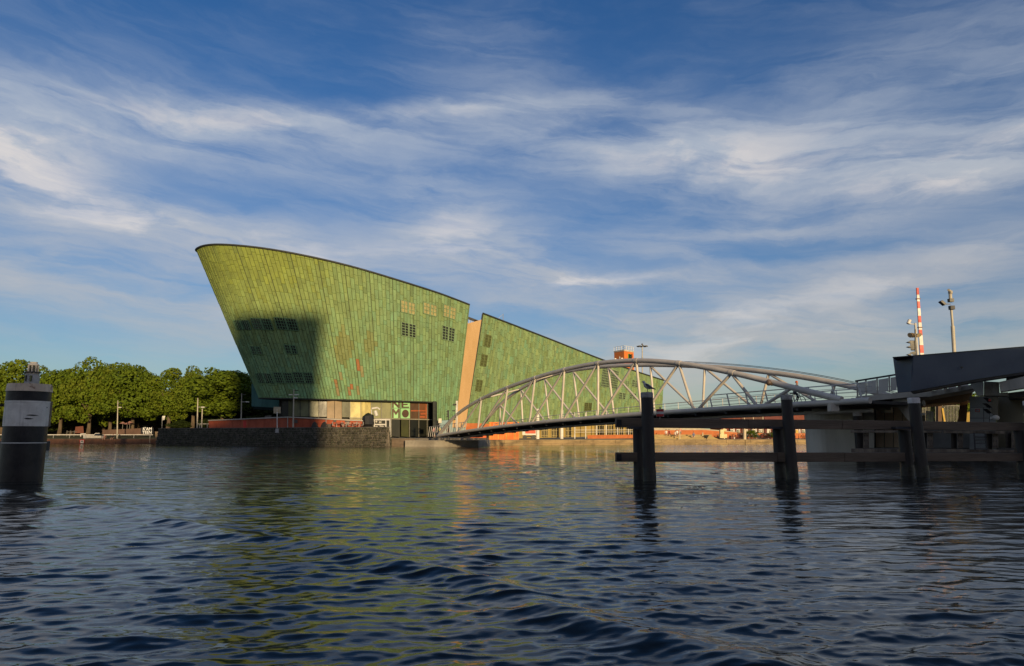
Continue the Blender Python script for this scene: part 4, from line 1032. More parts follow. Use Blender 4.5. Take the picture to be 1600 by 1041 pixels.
# low shrubs between the trunks at the bow
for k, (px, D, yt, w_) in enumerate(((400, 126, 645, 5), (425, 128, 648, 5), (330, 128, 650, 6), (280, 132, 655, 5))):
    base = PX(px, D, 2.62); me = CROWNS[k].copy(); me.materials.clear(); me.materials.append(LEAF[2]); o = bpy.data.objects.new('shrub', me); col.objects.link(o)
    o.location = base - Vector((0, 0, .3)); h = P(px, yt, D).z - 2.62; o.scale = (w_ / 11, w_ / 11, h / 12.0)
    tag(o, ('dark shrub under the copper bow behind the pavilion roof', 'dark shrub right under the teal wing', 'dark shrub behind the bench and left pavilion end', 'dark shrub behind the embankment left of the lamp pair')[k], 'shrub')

# ------------------------------------------------------------------ arched footbridge
BA, BB = Vector((-10.2, 95, 0)), Vector((3.018, -5.29, 0)); PERP = Vector((.8686, .4956, 0)); W_BR = 5.5
def bpos(n, off=0.0, z=0.0): p = BA + BB * n + PERP * off; return Vector((p.x, p.y, z))
def zat(n, off, py):
    p = bpos(n, off); return P(0, py, p.y).z if False else _z(p, py)
def _z(p, py):
    v = (CY - py) / FPX; return H + p.y * (ST + v * CT) / (CT - v * ST)
chordN = [(0, 681.3), (1, 676.2), (2, 671.6), (3, 666.5), (4, 661), (5, 657.4), (6, 653.6), (7, 647.6), (8, 641), (9, 634.2), (10, 628.5), (10.35, 627.2)]
zc = np.polyfit([n for n, _ in chordN], [zat(n, 0, y) for n, y in chordN], 3)
chord_z = lambda n: float(np.polyval(zc, n))
archN = [(0.05, 680.5), (1, 646), (2.13, 626), (3.21, 606), (4.19, 590), (5.11, 576.5), (6.03, 568), (6.92, 565), (7.77, 568.5), (8.65, 582.5), (9.15, 593.5), (9.46, 606), (10.0, 623.5)]
za = np.polyfit([n for n, _ in archN], [zat(n, 0, y) for n, y in archN], 5)
arch_z = lambda n: float(np.polyval(za, n))
def nfar(px):
    u = (px - 800) / FPX * 1.0; return None
archF = [(1.29 - .9, 668), (1.29, 632), (2.17, 605), (3.085, 591.5), (4.07, 581), (5.11, 573), (6.18, 569), (7.33, 568.5), (8.43, 585), (8.95, 593), (9.5, 603), (9.75, 607)]
zf = np.polyfit([n for n, _ in archF], [zat(n, W_BR, y) for n, y in archF], 4)
archf_z = lambda n: float(np.polyval(zf, n))
print('chord z', [round(chord_z(n), 2) for n in range(11)]); print('arch z', [round(arch_z(n), 2) for n in range(11)]); print('farch z', [round(archf_z(n), 2) for n in range(11)])
def footbridge():
    root = thing('footbridge', bpos(5, W_BR / 2, 0), 'long grey tubular arched footbridge rising over the water in front of the museum', 'footbridge')
    def add(name, pts, rad, n=14, m=TUBE): b = MB(); b.tube(pts, rad, n); return b.build(name, m, root, smooth=True)
    ns = np.linspace(0, 10.35, 40)
    add('bottom_chord', [bpos(n, 0, chord_z(n)) for n in ns], .19)
    add('bottom_chord', [bpos(n, W_BR, chord_z(n) - .02) for n in ns], .19)
    na = np.linspace(.02, 10.05, 60); add('arch', [bpos(n, 0, max(arch_z(n), chord_z(n))) for n in na], .205)
    nf = np.linspace(.05, 10.3, 60); add('arch', [bpos(n, W_BR, max(archf_z(n), chord_z(n))) for n in nf], .20)
    tops = [1.0, 2.13, 3.21, 4.19, 5.11, 6.03, 6.92, 7.77, 8.65]
    for k, t in enumerate(tops):
        bn = k + 1; T_ = bpos(t, 0, arch_z(t) - .1); add('strut', [T_, bpos(bn, 0, chord_z(bn))], .115, 10)
        add('diagonal', [T_ + BB * -.025, bpos(bn - 1 + .06, 0, chord_z(bn - 1))], .115, 10)
    add('diagonal', [bpos(9.46, 0, arch_z(9.46) - .08), bpos(9.06, 0, chord_z(9))], .115, 10)
    ft = [1.29, 2.17, 3.085, 4.07, 5.11, 6.18, 7.33, 8.43, 9.35]
    for k, t in enumerate(ft):
        bn = k + 1.25; T_ = bpos(t, W_BR, archf_z(t) - .1); add('strut', [T_, bpos(bn, W_BR, chord_z(bn))], .11, 10)
        if k < 8: add('diagonal', [T_, bpos(bn + .97, W_BR, chord_z(bn + .97))], .11, 10)
    for n in (3.4, 2.13): add('cross_brace', [bpos(n, 0, arch_z(n)), bpos(n, W_BR, archf_z(n))], .09, 8)
    for t in tops: add('joint_collar', [bpos(t - .035, 0, arch_z(t - .035)), bpos(t + .035, 0, arch_z(t + .035))], .228, 14)
    # cables above the far arch
    for dz in (.28, .36): add('service_cable', [bpos(n, W_BR, archf_z(n) + dz) for n in np.linspace(5.6, 10.3, 24)], .022, 5, BLACK)
    # deck and cross beams
    b = MB()
    for i in range(30):
        n0, n1 = 10.4 * i / 30 - .05, 10.4 * (i + 1) / 30 - .05; z0, z1 = chord_z(n0), chord_z(n1)
        b.hexa([bpos(n0, .3, z0 - .18), bpos(n1, .3, z1 - .18), bpos(n1, W_BR - .3, z1 - .18), bpos(n0, W_BR - .3, z0 - .18), bpos(n0, .3, z0), bpos(n1, .3, z1), bpos(n1, W_BR - .3, z1), bpos(n0, W_BR - .3, z0)])
    b.build('deck', STEEL_D, root)
    for k in range(1, 21): n = k * .5; b = MB(); b.bar(bpos(n, .15, chord_z(n) - .28), bpos(n, W_BR - .15, chord_z(n) - .28), .16, .22); b.build('cross_beam', STEEL_D, root)
    add('service_pipe', [bpos(n, 1.6, chord_z(n) - .52) for n in np.linspace(.8, 10.2, 24)], .12, 10)
    for k in range(9): n = 1.6 + k * 1.05; add('pipe_hanger', [bpos(n, 1.6, chord_z(n) - .1), bpos(n, 1.6, chord_z(n) - .66)], .05, 6)
    # railings
    def rail(off, nm, n0=.5, n1=10.3, lean=.0):
        k = n0
        while k < n1:
            z = chord_z(k); b = MB(); b.bar(bpos(k, off, z), bpos(k - .045, off + lean, z + 1.12), .05, .09); b.build('railing_post', STEEL_W, root); k += .285
        for j, hh in enumerate((.35, .62, .88)):
            b = MB(); b.tube([bpos(n, off + lean * hh / 1.1, chord_z(n) + hh) for n in np.linspace(n0, n1, 22)], .014, 5, False); b.build('railing_wire', GALV, root)
        b = MB(); b.tube([bpos(n, off + lean, chord_z(n) + 1.12) for n in np.linspace(n0, n1, 22)], .035, 6); b.build('handrail', STEEL_W, root)
    rail(W_BR - .75, 'far', 1.2, 10.3, .25); rail(.75, 'near', 8.2, 10.3, -.0)
    # close set balusters at the shore end
    for k in range(18):
        n = -.60 + k * .115; z = chord_z(max(n, -.6)) if n > 0 else chord_z(0) - .0; b = MB(); b.bar(bpos(n, .12, z - .1), bpos(n + .0, .12, z) + BB * .07 + Vector((0, 0, 1.25)), .055, .09); b.build('baluster', STEEL_W, root)
    b = MB(); b.bar(bpos(-.58, .12, chord_z(0) + 1.25), bpos(1.4, .12, chord_z(1.4) + 1.2), .06); b.build('handrail', STEEL_W, root)
    # end bearings
    for off in (0, W_BR): b = MB(); b.box(bpos(9.95, off, chord_z(9.95) - .30), (.5, .5, .5)); b.build('bearing', TUBE, root)
    # lamps on the arch, floodlight at the lower end
    for n in (6.55, 7.05): b = MB(); p = bpos(n, 0, arch_z(n) + .3); b.ball(p, (.07, .07, .13), 6, 4); b.build('beacon', GALV, root)
    b = MB(); p = bpos(9.22, -.35, arch_z(9.22) - .02); b.ball(p, (.20, .18, .22), 10, 6); b.bar(p, p + Vector((.28, .1, -.14)), .16); b.build('floodlight', mat('brown_lamp', (.22, .15, .11), (.08, .06, .05), 8, .5), root, smooth=True)
footbridge()
blk = MB(); blk.hexa([(-14.9, 96.2, -1), (-4.6, 95.0, -1), (-3.2, 102, -1), (-13.4, 103, -1), (-14.9, 96.2, .86), (-4.6, 95.0, .86), (-3.2, 102, .86), (-13.4, 103, .86)])
tag(blk.build('concrete_pier', mat('foot_concrete', (.30, .27, .22), (.18, .16, .13), .5, .85, bump=.3), bevel=.05), 'low pale concrete block at water level carrying the shore end of the footbridge', 'bridge pier')

# cyclist on the bridge
cp = bpos(9.22, 2.2, chord_z(9.2))
person(cp, 'cycle', math.atan2(BB.x, -BB.y) + 0.0, 'cyclist with orange helmet and grey jacket riding over the footbridge', (.10, .085, .075), (.05, .05, .06), helmet=(.75, .14, .03), sc=.95)
def bicycle_proto(loc, label, group, m, rz=0.0):
    root = thing('bicycle', loc, label, 'bicycle', group); L = Vector(loc)
    for s in (-.52, .52):
        b = MB(); c = L + Vector((s, 0, .34)); pts = [c + Vector((math.cos(a) * .33, 0, math.sin(a) * .33)) for a in np.linspace(0, 6.283, 15)]; b.tube(pts, .028, 5, False); b.build('wheel', BLACK, root)
    b = MB(); A, B_, C_, D_ = L + Vector((-.52, 0, .34)), L + Vector((-.05, 0, .30)), L + Vector((-.18, 0, .82)), L + Vector((.38, 0, .80))
    for p, q in ((A, B_), (A, C_), (B_, C_), (B_, D_), (C_, D_), (D_, L + Vector((.52, 0, .34)))): b.tube([p, q], .022, 5)
    b.build('frame', m, root)
    b = MB(); b.box(L + Vector((-.2, 0, .92)), (.26, .14, .06)); b.build('saddle', BLACK, root)
    b = MB(); b.tube([L + Vector((.34, -.28, 1.0)), L + Vector((.40, 0, 1.02)), L + Vector((.34, .28, 1.0))], .02, 5); b.tube([D_, L + Vector((.40, 0, 1.02))], .02, 5); b.build('handlebar', GALV, root)
    return root
bk = bicycle_proto((0, 0, 0), 'dark bicycle ridden by the cyclist in orange helmet on the footbridge', None, BLACK); bk.location = cp; bk.rotation_euler.z = math.atan2(BB.y, BB.x)
bprs = [bicycle_proto((0, 0, 0), 'dark bicycle in the crowded row of bicycles on the right quay', 'bicycles parked along the right quay', m) for m in (BLACK, mat('bike_blue', (.08, .10, .16), None, 2, .5), mat('bike_red', (.30, .05, .03), None, 2, .5))]
used = [False] * 3
for k in range(34):
    px = 1122 + k * 6.3; D = float(np.interp(px, [1100, 1340], [129, 137])) + random.uniform(-.6, 2.4); q = k % 3
    r_ = bprs[q] if not used[q] else copy_tree(bprs[q]); used[q] = True
    r_.location = PX(px, D, .82); r_.rotation_euler.z = random.choice((1.2, 1.4, 1.7, .9, .3)) ; 

# ------------------------------------------------------------------ right quay and town beyond
def right_quay():
    # ochre terrace steps
    root = thing('terrace_steps', PX(1080, 126, .82), 'broad ochre stone terrace steps at the sunlit quay behind the footbridge', 'steps')
    ST_ = mat('ochre_terrace', (.40, .29, .12), (.30, .22, .10), .6, .85, bump=.2)
    for k in range(4):
        b = MB(); z0, z1 = .82 + .22 * k, .82 + .22 * (k + 1); x0, x1 = PX(1024, 124 + k * .9, 0).x, PX(1106 + k * 3, 124 + k * .9, 0).x; b.box(((x0 + x1) / 2, 125.2 + k * .9 + .5, (z0 + z1) / 2), (x1 - x0, 1.9, z1 - z0 - .004)); b.build('step', ST_, root)
    b = MB(); b.prism([PX(1104, 124.5, .82), PX(1124, 124.5, .82), PX(1108, 124.5, 1.6)], (0, 4, 0)); b.build('ramp', ST_, root)
    b = MB(); b.pp([(1020, 672.5), (1100, 672), (1152, 676), (1152, 683), (1020, 683)], 133, .6); tag(b.build('terrace_wall', BRICK_O), 'orange brick wall behind the terrace steps with people', 'wall')
    b = MB(); b.pp([(1022, 667.5), (1090, 669), (1150, 675), (1150, 677), (1090, 672), (1022, 672.6)], 138, 2); tag(b.build('sloping_ramp', mat('pale_ramp', (.52, .46, .34), None, .8, .8)), 'pale sloping roof deck descending behind the orange terrace wall', 'ramp')
    b = MB(); b.pp([(1150, 676.5), (1345, 677.5), (1345, 685), (1150, 685)], 139, .5); tag(b.build('long_brick_wall', BRICK_O), 'long low orange brick wall behind the parked bicycles', 'wall')
    cl = [((.75, .7, .65), (.3, .1, .08)), ((.6, .1, .08), (.1, .1, .12)), ((.7, .6, .5), (.2, .2, .25)), ((.15, .2, .35), (.7, .65, .6)), ((.7, .25, .2), (.1, .1, .1)), ((.8, .75, .7), (.1, .12, .2))]
    ppl = [(1041, 1.7, 'sit', 'leftmost of the people sitting on the terrace steps, white top'), (1045.5, 1.7, 'sit', 'person in red shirt sitting second from left on terrace steps'), (1055.5, 1.48, 'sit', 'person in cream shirt in the middle of the terrace steps'),
           (1084, 1.26, 'sit', 'person with navy top and pale trousers sitting alone on the lower terrace step'), (1063, 1.26, 'stand', 'person in red top standing by the terrace lamp'), (1058, 1.7, 'sit', 'person in white top sitting above the others on terrace steps')]
    for k, (px, z, kd, lb) in enumerate(ppl):
        D = 124.6 + (z - 1.04) / .22 * .9; person(PX(px, D, z), kd, random.uniform(-.5, .5), lb, cl[k][0], cl[k][1])
    for k, (px, D, yt) in enumerate(((1062, 124.0, 669), (1163.5, 123.2, 671), (1098, 127, 676), (1163, 140, 640), (1177, 142, 640), (1192, 140, 642), (1313, 136, 660), (1325, 137, 650))):
        b = MB(); b.tube([PX(px, D, -1.0 if k == 1 else .8), P(px, yt, D)], .28 if k == 1 else .10, 8)
        tag(b.build('quay_post', mat('pale_post', (.62, .52, .36), (.5, .42, .3), 2, .6)), ('slim lamp column rising between people on the terrace steps', 'thick pale mooring post in the water by the right quay', 'short thin post at the right of the terrace steps', 'pale flagpole left of the trio behind the footbridge', 'pale flagpole in the middle of the trio behind the footbridge', 'pale flagpole right of the trio behind the footbridge', 'pale post right of the second fender pile', 'pale post beside the grey bridge pier')[k], 'post')
    b = MB(); c = P(1129.5, 680, 125.5); b.box(c + Vector((0, 0, -.2)), (1.3, .8, .7)); b.box(c + Vector((-.2, 0, .55)), (.7, .7, .9)); b.box(c + Vector((.3, 0, .9)), (.5, .1, .5)); tag(b.build('cargo_cart', mat('cream_cart', (.70, .58, .28), None, 2, .6), bevel=.05), 'cream coloured cargo cart at the left end of the bicycle row', 'cart')
    b = MB(); b.pp([(1052, 687.5), (1055.5, 687.5), (1055.5, 691.5), (1052, 691.5)], 123.0, .06); tag(b.build('mooring_sign', WHITE), 'small white square sign on the ochre quay wall', 'sign')
    # orange container and white red trailer under the bridge
    def DQ(x): return 117 + (x - 740) * .03
    root = thing('container', PX(778, 118, .82), 'bright orange container partly hidden under the footbridge', 'container')
    b = MB(); b.prism([PX(764, 118, .82), PX(811, 118, .82), PX(811, 118, 3.8), PX(764, 118, 3.8)], (0, 2.4, 0)); b.build('shell', ORANGE, root)
    for k in range(18): b = MB(); x = 765.5 + k * 2.6; b.box(PX(x, 117.95, 2.3), (.14, .08, 2.8)); b.build('rib', ORANGE if k % 5 else YELLOW, root)
    b = MB(); b.pp([(735, 680.5), (760, 679.5), (760, 686), (735, 686)], 116, 1.5); tag(b.build('orange_barrier', mat('vermilion', (.75, .14, .03), None, 1, .6)), 'low vermilion barrier left of the orange container', 'barrier')
    root = thing('trailer', PX(828, 121, .82), 'white trailer with red side standing right of the orange container', 'trailer')
    b = MB(); b.pp([(816, 667), (837.5, 667), (837.5, 680), (816, 680)], 121, 2.2); b.build('body', WHITE, root, bevel=.05)
    b = MB(); b.pp([(821, 670.5), (836.8, 670.5), (836.8, 677.5), (821, 677.5)], 120.93, .06); b.build('side_panel', mat('red_side', (.62, .08, .03), None, 1, .5), root)
    b = MB(); b.pp([(818, 681), (838, 681), (838, 683.5), (818, 683.5)], 121.3, 1.5); b.build('chassis', BLACK, root)
    for x in (820, 833): b = MB(); c = PX(x, 121, 1.2); b.tube([c, c + Vector((0, .3, 0))], .38, 12); b.build('wheel', BLACK, root)
    # tower behind
    root = thing('orange_tower', P(975, 600, 205), 'square orange tower with green lettered sign and roof railing behind the copper hull', 'tower')
    zt = P(975, 549, 205).z; zb = .8
    A, B_, C_ = P(959.5, 549, 207), P(975, 549, 203), P(990, 549, 207)
    OT = mat('tower_orange', (.70, .20, .035), (.58, .16, .03), .25, .7)
    b = MB(); b.prism([(A.x, A.y, zt), (B_.x, B_.y, zt), (C_.x, C_.y, zt), (B_.x, B_.y + 6, zt)], (0, 0, -(zt - zb))); b.build('shaft', OT, root)
    b = MB(); b.prism([(A.x - .1, A.y, zt + .3), (B_.x, B_.y - .15, zt + .3), (C_.x + .1, C_.y, zt + .3), (B_.x, B_.y + 6.1, zt + .3)], (0, 0, -.45)); b.build('cap', CONC_L, root)
    b = MB(); dz = Vector((0, 0, 1.15)); cor = [Vector((A.x, A.y, zt + .3)), Vector((B_.x, B_.y, zt + .3)), Vector((C_.x, C_.y, zt + .3))]
    for a_, b_ in zip(cor[:-1], cor[1:]):
        for k in range(5): q = a_.lerp(b_, k / 4); b.bar(q, q + dz, .09)
        b.bar(a_ + dz, b_ + dz, .1); b.bar(a_ + dz * .5, b_ + dz * .5, .07)
    b.build('roof_railing', WHITE, root)
    ang = math.atan2(C_.y - B_.y, C_.x - B_.x); nn = Vector((math.sin(ang), -math.cos(ang), 0)); mid_ = B_.lerp(C_, .58); zc_ = (P(983, 553.8, 205).z + P(983, 561.5, 205).z) / 2
    d_ = Vector((math.cos(ang), math.sin(ang), 0)); q = Vector((mid_.x, mid_.y, zc_)) + nn * .12; hw, hh = .95, .85
    b = MB(); b.prism([q - d_ * hw + Vector((0, 0, -hh)), q + d_ * hw * .3 + Vector((0, 0, -hh)), q + d_ * hw * .3 + Vector((0, 0, hh)), q - d_ * hw + Vector((0, 0, hh))], nn * -.1); b.build('sign_panel', mat('sign_green', (.10, .42, .06), None, 1, .6), root)
    text_obj('sign_letters', 'RE', 2.0, q + nn * .12 + d_ * .15, BLACK, root, ang, .12)
    for x, y in ((961.5, 560.8), (972, 560.2)): b = MB(); b.box(P(x, y, 203.5), (.5, .3, .3)); b.build('floodlight', WHITE, root)
    # high mast
    p = P(1003.5, 660, 215); p.z = .8; tp = P(1003.5, 541.5, 215); root = thing('floodlight_mast', p, 'tall thin floodlight mast with ring of lamps right of the orange tower', 'mast')
    b = MB(); b.tube([p, tp], [.28, .16], 8); b.build('pole', mat('mast_grey', (.50, .46, .38), None, 2, .5), root)
    for k in range(8): a = k * .785; b = MB(); q = tp + Vector((math.cos(a) * 1.4, math.sin(a) * 1.4, .05)); b.bar(tp, q, .1); b.box(q, (.7, .5, .28)); b.build('lamp', CONC_D, root)
    b = MB(); b.ball(tp + Vector((0, 0, .7)), .3, 6, 4); b.build('top_lamp', CONC_D, root)
right_quay()

def town():
    HL = ['dark red house with ochre doors behind the right quay', 'brown house beside the dark red one behind the quay', 'plum brick house in the middle of the quay row', 'narrow dark brick house right of the middle', 'dark red corner house behind the grey bridge pier', 'brown brick house at the far right of the quay row', 'low dark house left end of the quay row']
    xs = [1128, 1160, 1196, 1230, 1262, 1300, 1345]
    for k, (xa, xb) in enumerate(zip(xs[:-1], xs[1:])):
        D = 158 + k * 2; A, B_ = PX(xa, D, .8), PX(xb - 1, D, .8); top = P(xa, (650, 646, 648, 645, 642, 640)[k], D).z
        root = thing('house', (A + B_) / 2, HL[k], 'house', 'row of houses behind the right quay')
        b = MB(); b.prism([A, B_, Vector((B_.x, B_.y, top)), Vector((A.x, A.y, top))], (0, 9, 0)); b.build('wall', mat('house%d' % (k % 3), ((.20, .06, .04), (.14, .07, .05), (.16, .05, .045))[k % 3], None, .5, .9), root)
        b = MB(); b.box(((A.x + B_.x) / 2, D + 4.5, top + .15), (B_.x - A.x + .3, 9.4, .3)); b.build('roof', CONC_D, root)
        wn = 3; W_ = (B_.x - A.x)
        for i in range(wn):
            for zz in (1.4, 3.6):
                b = MB(); cx = A.x + W_ * (i + .5) / wn; b.box((cx, D - .05, .8 + zz), (W_ / wn * .5, .12, 1.5)); f_ = b.build('window', WHITE, root)
                b = MB(); b.box((cx, D - .12, .8 + zz), (W_ / wn * .4, .06, 1.3)); b.build('pane', GLASS_D if (i + k) % 4 else YELLOW, f_)
        for i in range(2): b = MB(); x = A.x + W_ * (.02 + .5 * i); b.bar((x, D - 1.5, .8), (x, D - 1.5, 4.6), .2); b.build('column', WHITE, root)
        b = MB(); b.box(((A.x + B_.x) / 2, D - .8, 4.65), (W_, 1.6, .12)); b.build('canopy', CONC_L, root)
    for k, px in enumerate((1176, 1214)):
        base = PX(px, 136, .82); me = CROWNS[k].copy(); me.materials.clear(); me.materials.append(LEAF[0]); o = bpy.data.objects.new('bush', me); col.objects.link(o); o.location = base; o.scale = (.28, .28, .15)
        tag(o, ('small sunlit bush behind the left half of the bicycle row', 'small sunlit bush behind the bicycles nearer the second fender pile')[k], 'bush')
    # far trees beyond the abutment opening
    for k, (px, D, yt, w_) in enumerate(((1452, 58, 612, 6), (1493, 59, 608, 6.5), (1535, 60, 610, 6), (1408, 60, 632, 5))):
        tree(px, D, yt, .8, k, ('sunlit tree seen through the left of the opening under the road bridge', 'sunlit tree seen through the middle of the opening under the road bridge', 'tree behind the concrete columns of the road bridge', 'tree hidden behind the beige abutment doors')[k], w_, 'trees beyond the road bridge opening')
    land('far_right_bank', [(31, 50.5), (140, 50.5), (140, 121), (70, 121), (54, 104)], .8, PAVE_W)
town()

# ------------------------------------------------------------------ fender piles and beams in the foreground
def pile(px0, px1, D, ytop, ycap, m_cap, label, cw=.0, tilt=0.0):
    cx_, _, r_ = silhouette(px0, px1, ytop, D + .25); c = Vector((cx_, D + .25, 0)); zt, zc_ = P(px0, ytop, D).z, P(px0, ycap, D).z
    root = thing('fender_pile', c, label, 'pile', 'black fender piles')
    b = MB(); b.tube([(c.x + tilt, c.y, -1.5), (c.x + tilt * .6, c.y, .6), (c.x, c.y, zc_)], [r_ * 1.06, r_ * 1.02, r_], 24); b.build('shaft', PILE, root, smooth=True)
    if m_cap: b = MB(); b.tube([(c.x, c.y, zc_ + .002), (c.x, c.y, zt - .03), (c.x, c.y, zt)], [r_ * 1.04, r_ * 1.04, r_ * .94], 24); b.build('cap', m_cap, root, smooth=True)
    b = MB(); b.tube([(c.x + tilt, c.y, -1.4), (c.x + tilt * .75, c.y, .30), (c.x + tilt * .7, c.y, .42)], [r_ * 1.10, r_ * 1.065, r_ * 1.03], 24); b.build('tide_band', mat('wet_weed', (.030, .024, .012), (.012, .012, .008), 5, .4, bump=.6, bscale=16), root, smooth=True)
    b = MB()
    for k in range(5): b.ball((c.x + r_ * .75, c.y - r_ * .66, .3 + k * (zc_ - .4) / 5), .018, 6, 4)
    b.build('bolt', GALV, root); return c, r_, zt
p1 = pile(1001.0, 1020.0, 22.9, 612.5, 621, CAPM, 'tall black pile with grey cap on which the gull stands', tilt=.02)
pile(988.5, 1005.0, 23.7, 668, 669.5, PILE, 'shorter black pile close left of the gull pile below the upper beam')
pile(1219.5, 1237.5, 24.0, 616.5, 624.5, CAPM, 'tall black pile with grey cap before the bridge, second from left', tilt=.06)
pile(1206.5, 1224.0, 24.7, 669, 670.5, PILE, 'shorter black pile left of the second tall pile below the beam')
pile(1417.5, 1437.0, 25.0, 621, 630, CAPW, 'tall black pile with white cap in front of the abutment', tilt=.13)
pile(1402, 1423, 25.7, 672, 673.5, PILE, 'shorter black pile left of the white capped tall pile')
pile(1597.5, 1616, 26.4, 626, 633, CAPW, 'white capped black pile cut by the right picture edge', tilt=.1)
pile(1583, 1602, 26.9, 672, 673.5, PILE, 'short dark pile by the right edge of the picture')

def beam_row():
    rows = [((963, 653, 668), (1170, 655.2, 670), (1316, 656.5, 671), (1600, 660.5, 673)), ((963, 707.3, 721.8), (1215, 707.3, 722), (1320, 707.3, 722), (1600, 708.3, 720.5))]
    names = [['upper timber beam running left from the second pile past the gull pile', 'upper timber beam between second and third tall piles', 'upper timber beam at the right before the abutment'], ['lower timber beam just above the water past the gull pile', 'lower timber beam between second and third tall piles', 'lower timber beam at the right just above the water']]
    DB = lambda x: float(np.interp(x, [960, 1230, 1430, 1600], [23.65, 24.7, 25.8, 27.2]))
    for r_, row in enumerate(rows):
        for k, (a, b_) in enumerate(zip(row[:-1], row[1:])):
            m = MB(); g = .25
            x0, x1 = a[0] + (0 if k == 0 else g), b_[0] - g + (30 if k == 2 else 0)
            sl0 = (b_[1] - a[1]) / (b_[0] - a[0]); sl1 = (b_[2] - a[2]) / (b_[0] - a[0])
            ya = lambda x: a[1] + sl0 * (x - a[0]); yb = lambda x: a[2] + sl1 * (x - a[0])
            m.prism([P(x0, ya(x0), DB(x0)), P(x1, ya(x1), DB(x1)), P(x1, yb(x1), DB(x1)), P(x0, yb(x0), DB(x0))], (0, .30, 0))
            o = m.build('fender_beam', TIMBER, bevel=.012); tag(o, names[r_][k], 'beam', 'horizontal fender beams')
            if k == 0:
                e = MB(); c = P(x0 + 4.5, (ya(x0) + yb(x0)) / 2, DB(x0) - .015); e.box(c, (.16, .02, .2)); e.build('end_recess', BLACK, o)
    # short timber clamps behind the tall piles
    for k, (px, D) in enumerate(((996, 23.3), (1214, 24.4), (1410, 25.4))):
        m = MB(); m.box(P(px, 668.5, D) + Vector((0, .1, 0)), (.55, .3, .08)); o = m.build('beam_bracket', STEEL_D)
        tag(o, ('dark bracket plate under the upper beam at the gull pile', 'dark bracket plate under the upper beam at the second pile', 'dark bracket plate under the upper beam at the white capped pile')[k], 'bracket')
beam_row()

def gull():
    c, r_, zt = p1; X0 = P(1010, 600, 22.9).x; Y0 = c.y - .03
    root = thing('gull', (X0 + .04, Y0, zt), 'grey backed gull perched on the capped pile, facing left', 'gull')
    base = P(1012, 603.5, Y0); s = 1.0
    # spine from head (left, high) to tail (right, low)
    G = lambda px, py: P(px, py, Y0)
    pts = [(1003.6, 596.2), (1004.4, 596.4), (1005.8, 597.2), (1007.0, 599.2), (1008.6, 601.8), (1011.0, 603.6), (1014, 604.8), (1017, 605.9), (1019.5, 606.9), (1021.5, 607.6)]
    rd = [.012, .033, .046, .046, .075, .088, .082, .058, .030, .012]
    b = MB(); b.tube([G(*q) for q in pts], rd, 14); b.build('body', mat('gull_white', (.62, .60, .57), (.50, .48, .46), 12, .8), root, smooth=True)
    b = MB(); b.tube([G(1003.9, 596.6), G(1002.0, 597.6)], [.014, .004], 6); b.build('beak', YELLOW, root)
    for sgn in (-1, 1):
        b = MB(); off = Vector((0, sgn * .062, 0)); q = [G(1007.6, 599.8), G(1010.5, 599.9), G(1014, 602.4), G(1018, 605.2), G(1024.3, 608.4), G(1018, 607.2), G(1012.5, 606), G(1009, 603.6)]
        b.prism([p + off + Vector((0, 0, 0)) for p in q], (0, sgn * .028, 0)); b.build('wing', mat('gull_grey', (.10, .10, .11), (.05, .05, .055), 9, .8), root, bevel=.012)
    b = MB(); b.prism([G(1018, 605.6), G(1024.8, 607.6), G(1024.5, 609), G(1018, 607.2)], (0, .05, 0)); b.build('tail', BLACK, root)
    for dx in (0, .8):
        b = MB(); f = G(1011 + dx, 612.6); f.z = zt; b.tube([G(1011.6 + dx, 605.5), G(1011.2 + dx, 609), f], .007, 6); b.bar(f + Vector((-.035, 0, .006)), f + Vector((.015, 0, .006)), .035, .01); b.build('leg', mat('gull_leg', (.45, .30, .16), None, 5, .7), root)
    b = MB(); b.ball(G(1004.6, 595.9) + Vector((0, -.042, 0)), .007, 6, 4); b.build('eye', BLACK, root)
gull()

def water_sign():
    root = thing('waterway_sign', P(1031.5, 653, 23.1), 'red and white striped no passage sign standing on the upper beam', 'sign')
    for k, (y0, y1, m) in enumerate(((639.7, 643.4, RED), (643.4, 647.2, WHITE), (647.2, 651.0, RED))):
        b = MB(); b.prism([P(1025.8, y0 + .05, 23.3), P(1036.8, y0 - .25, 23.3), P(1037.2, y1 - .25, 23.3), P(1026.2, y1, 23.3)], (0, .05, 0)); b.build('stripe', m, root)
    b = MB(); b.prism([P(1025.5, 639.2, 23.36), P(1037, 638.9, 23.36), P(1037.6, 651.2, 23.36), P(1026, 652, 23.36)], (0, .04, 0)); b.build('backing_plate', WHITE, root)
    b = MB(); b.bar(P(1031.5, 636.5, 23.45), P(1031.5, 655, 23.45), .04); b.build('post', GALV, root)
water_sign()

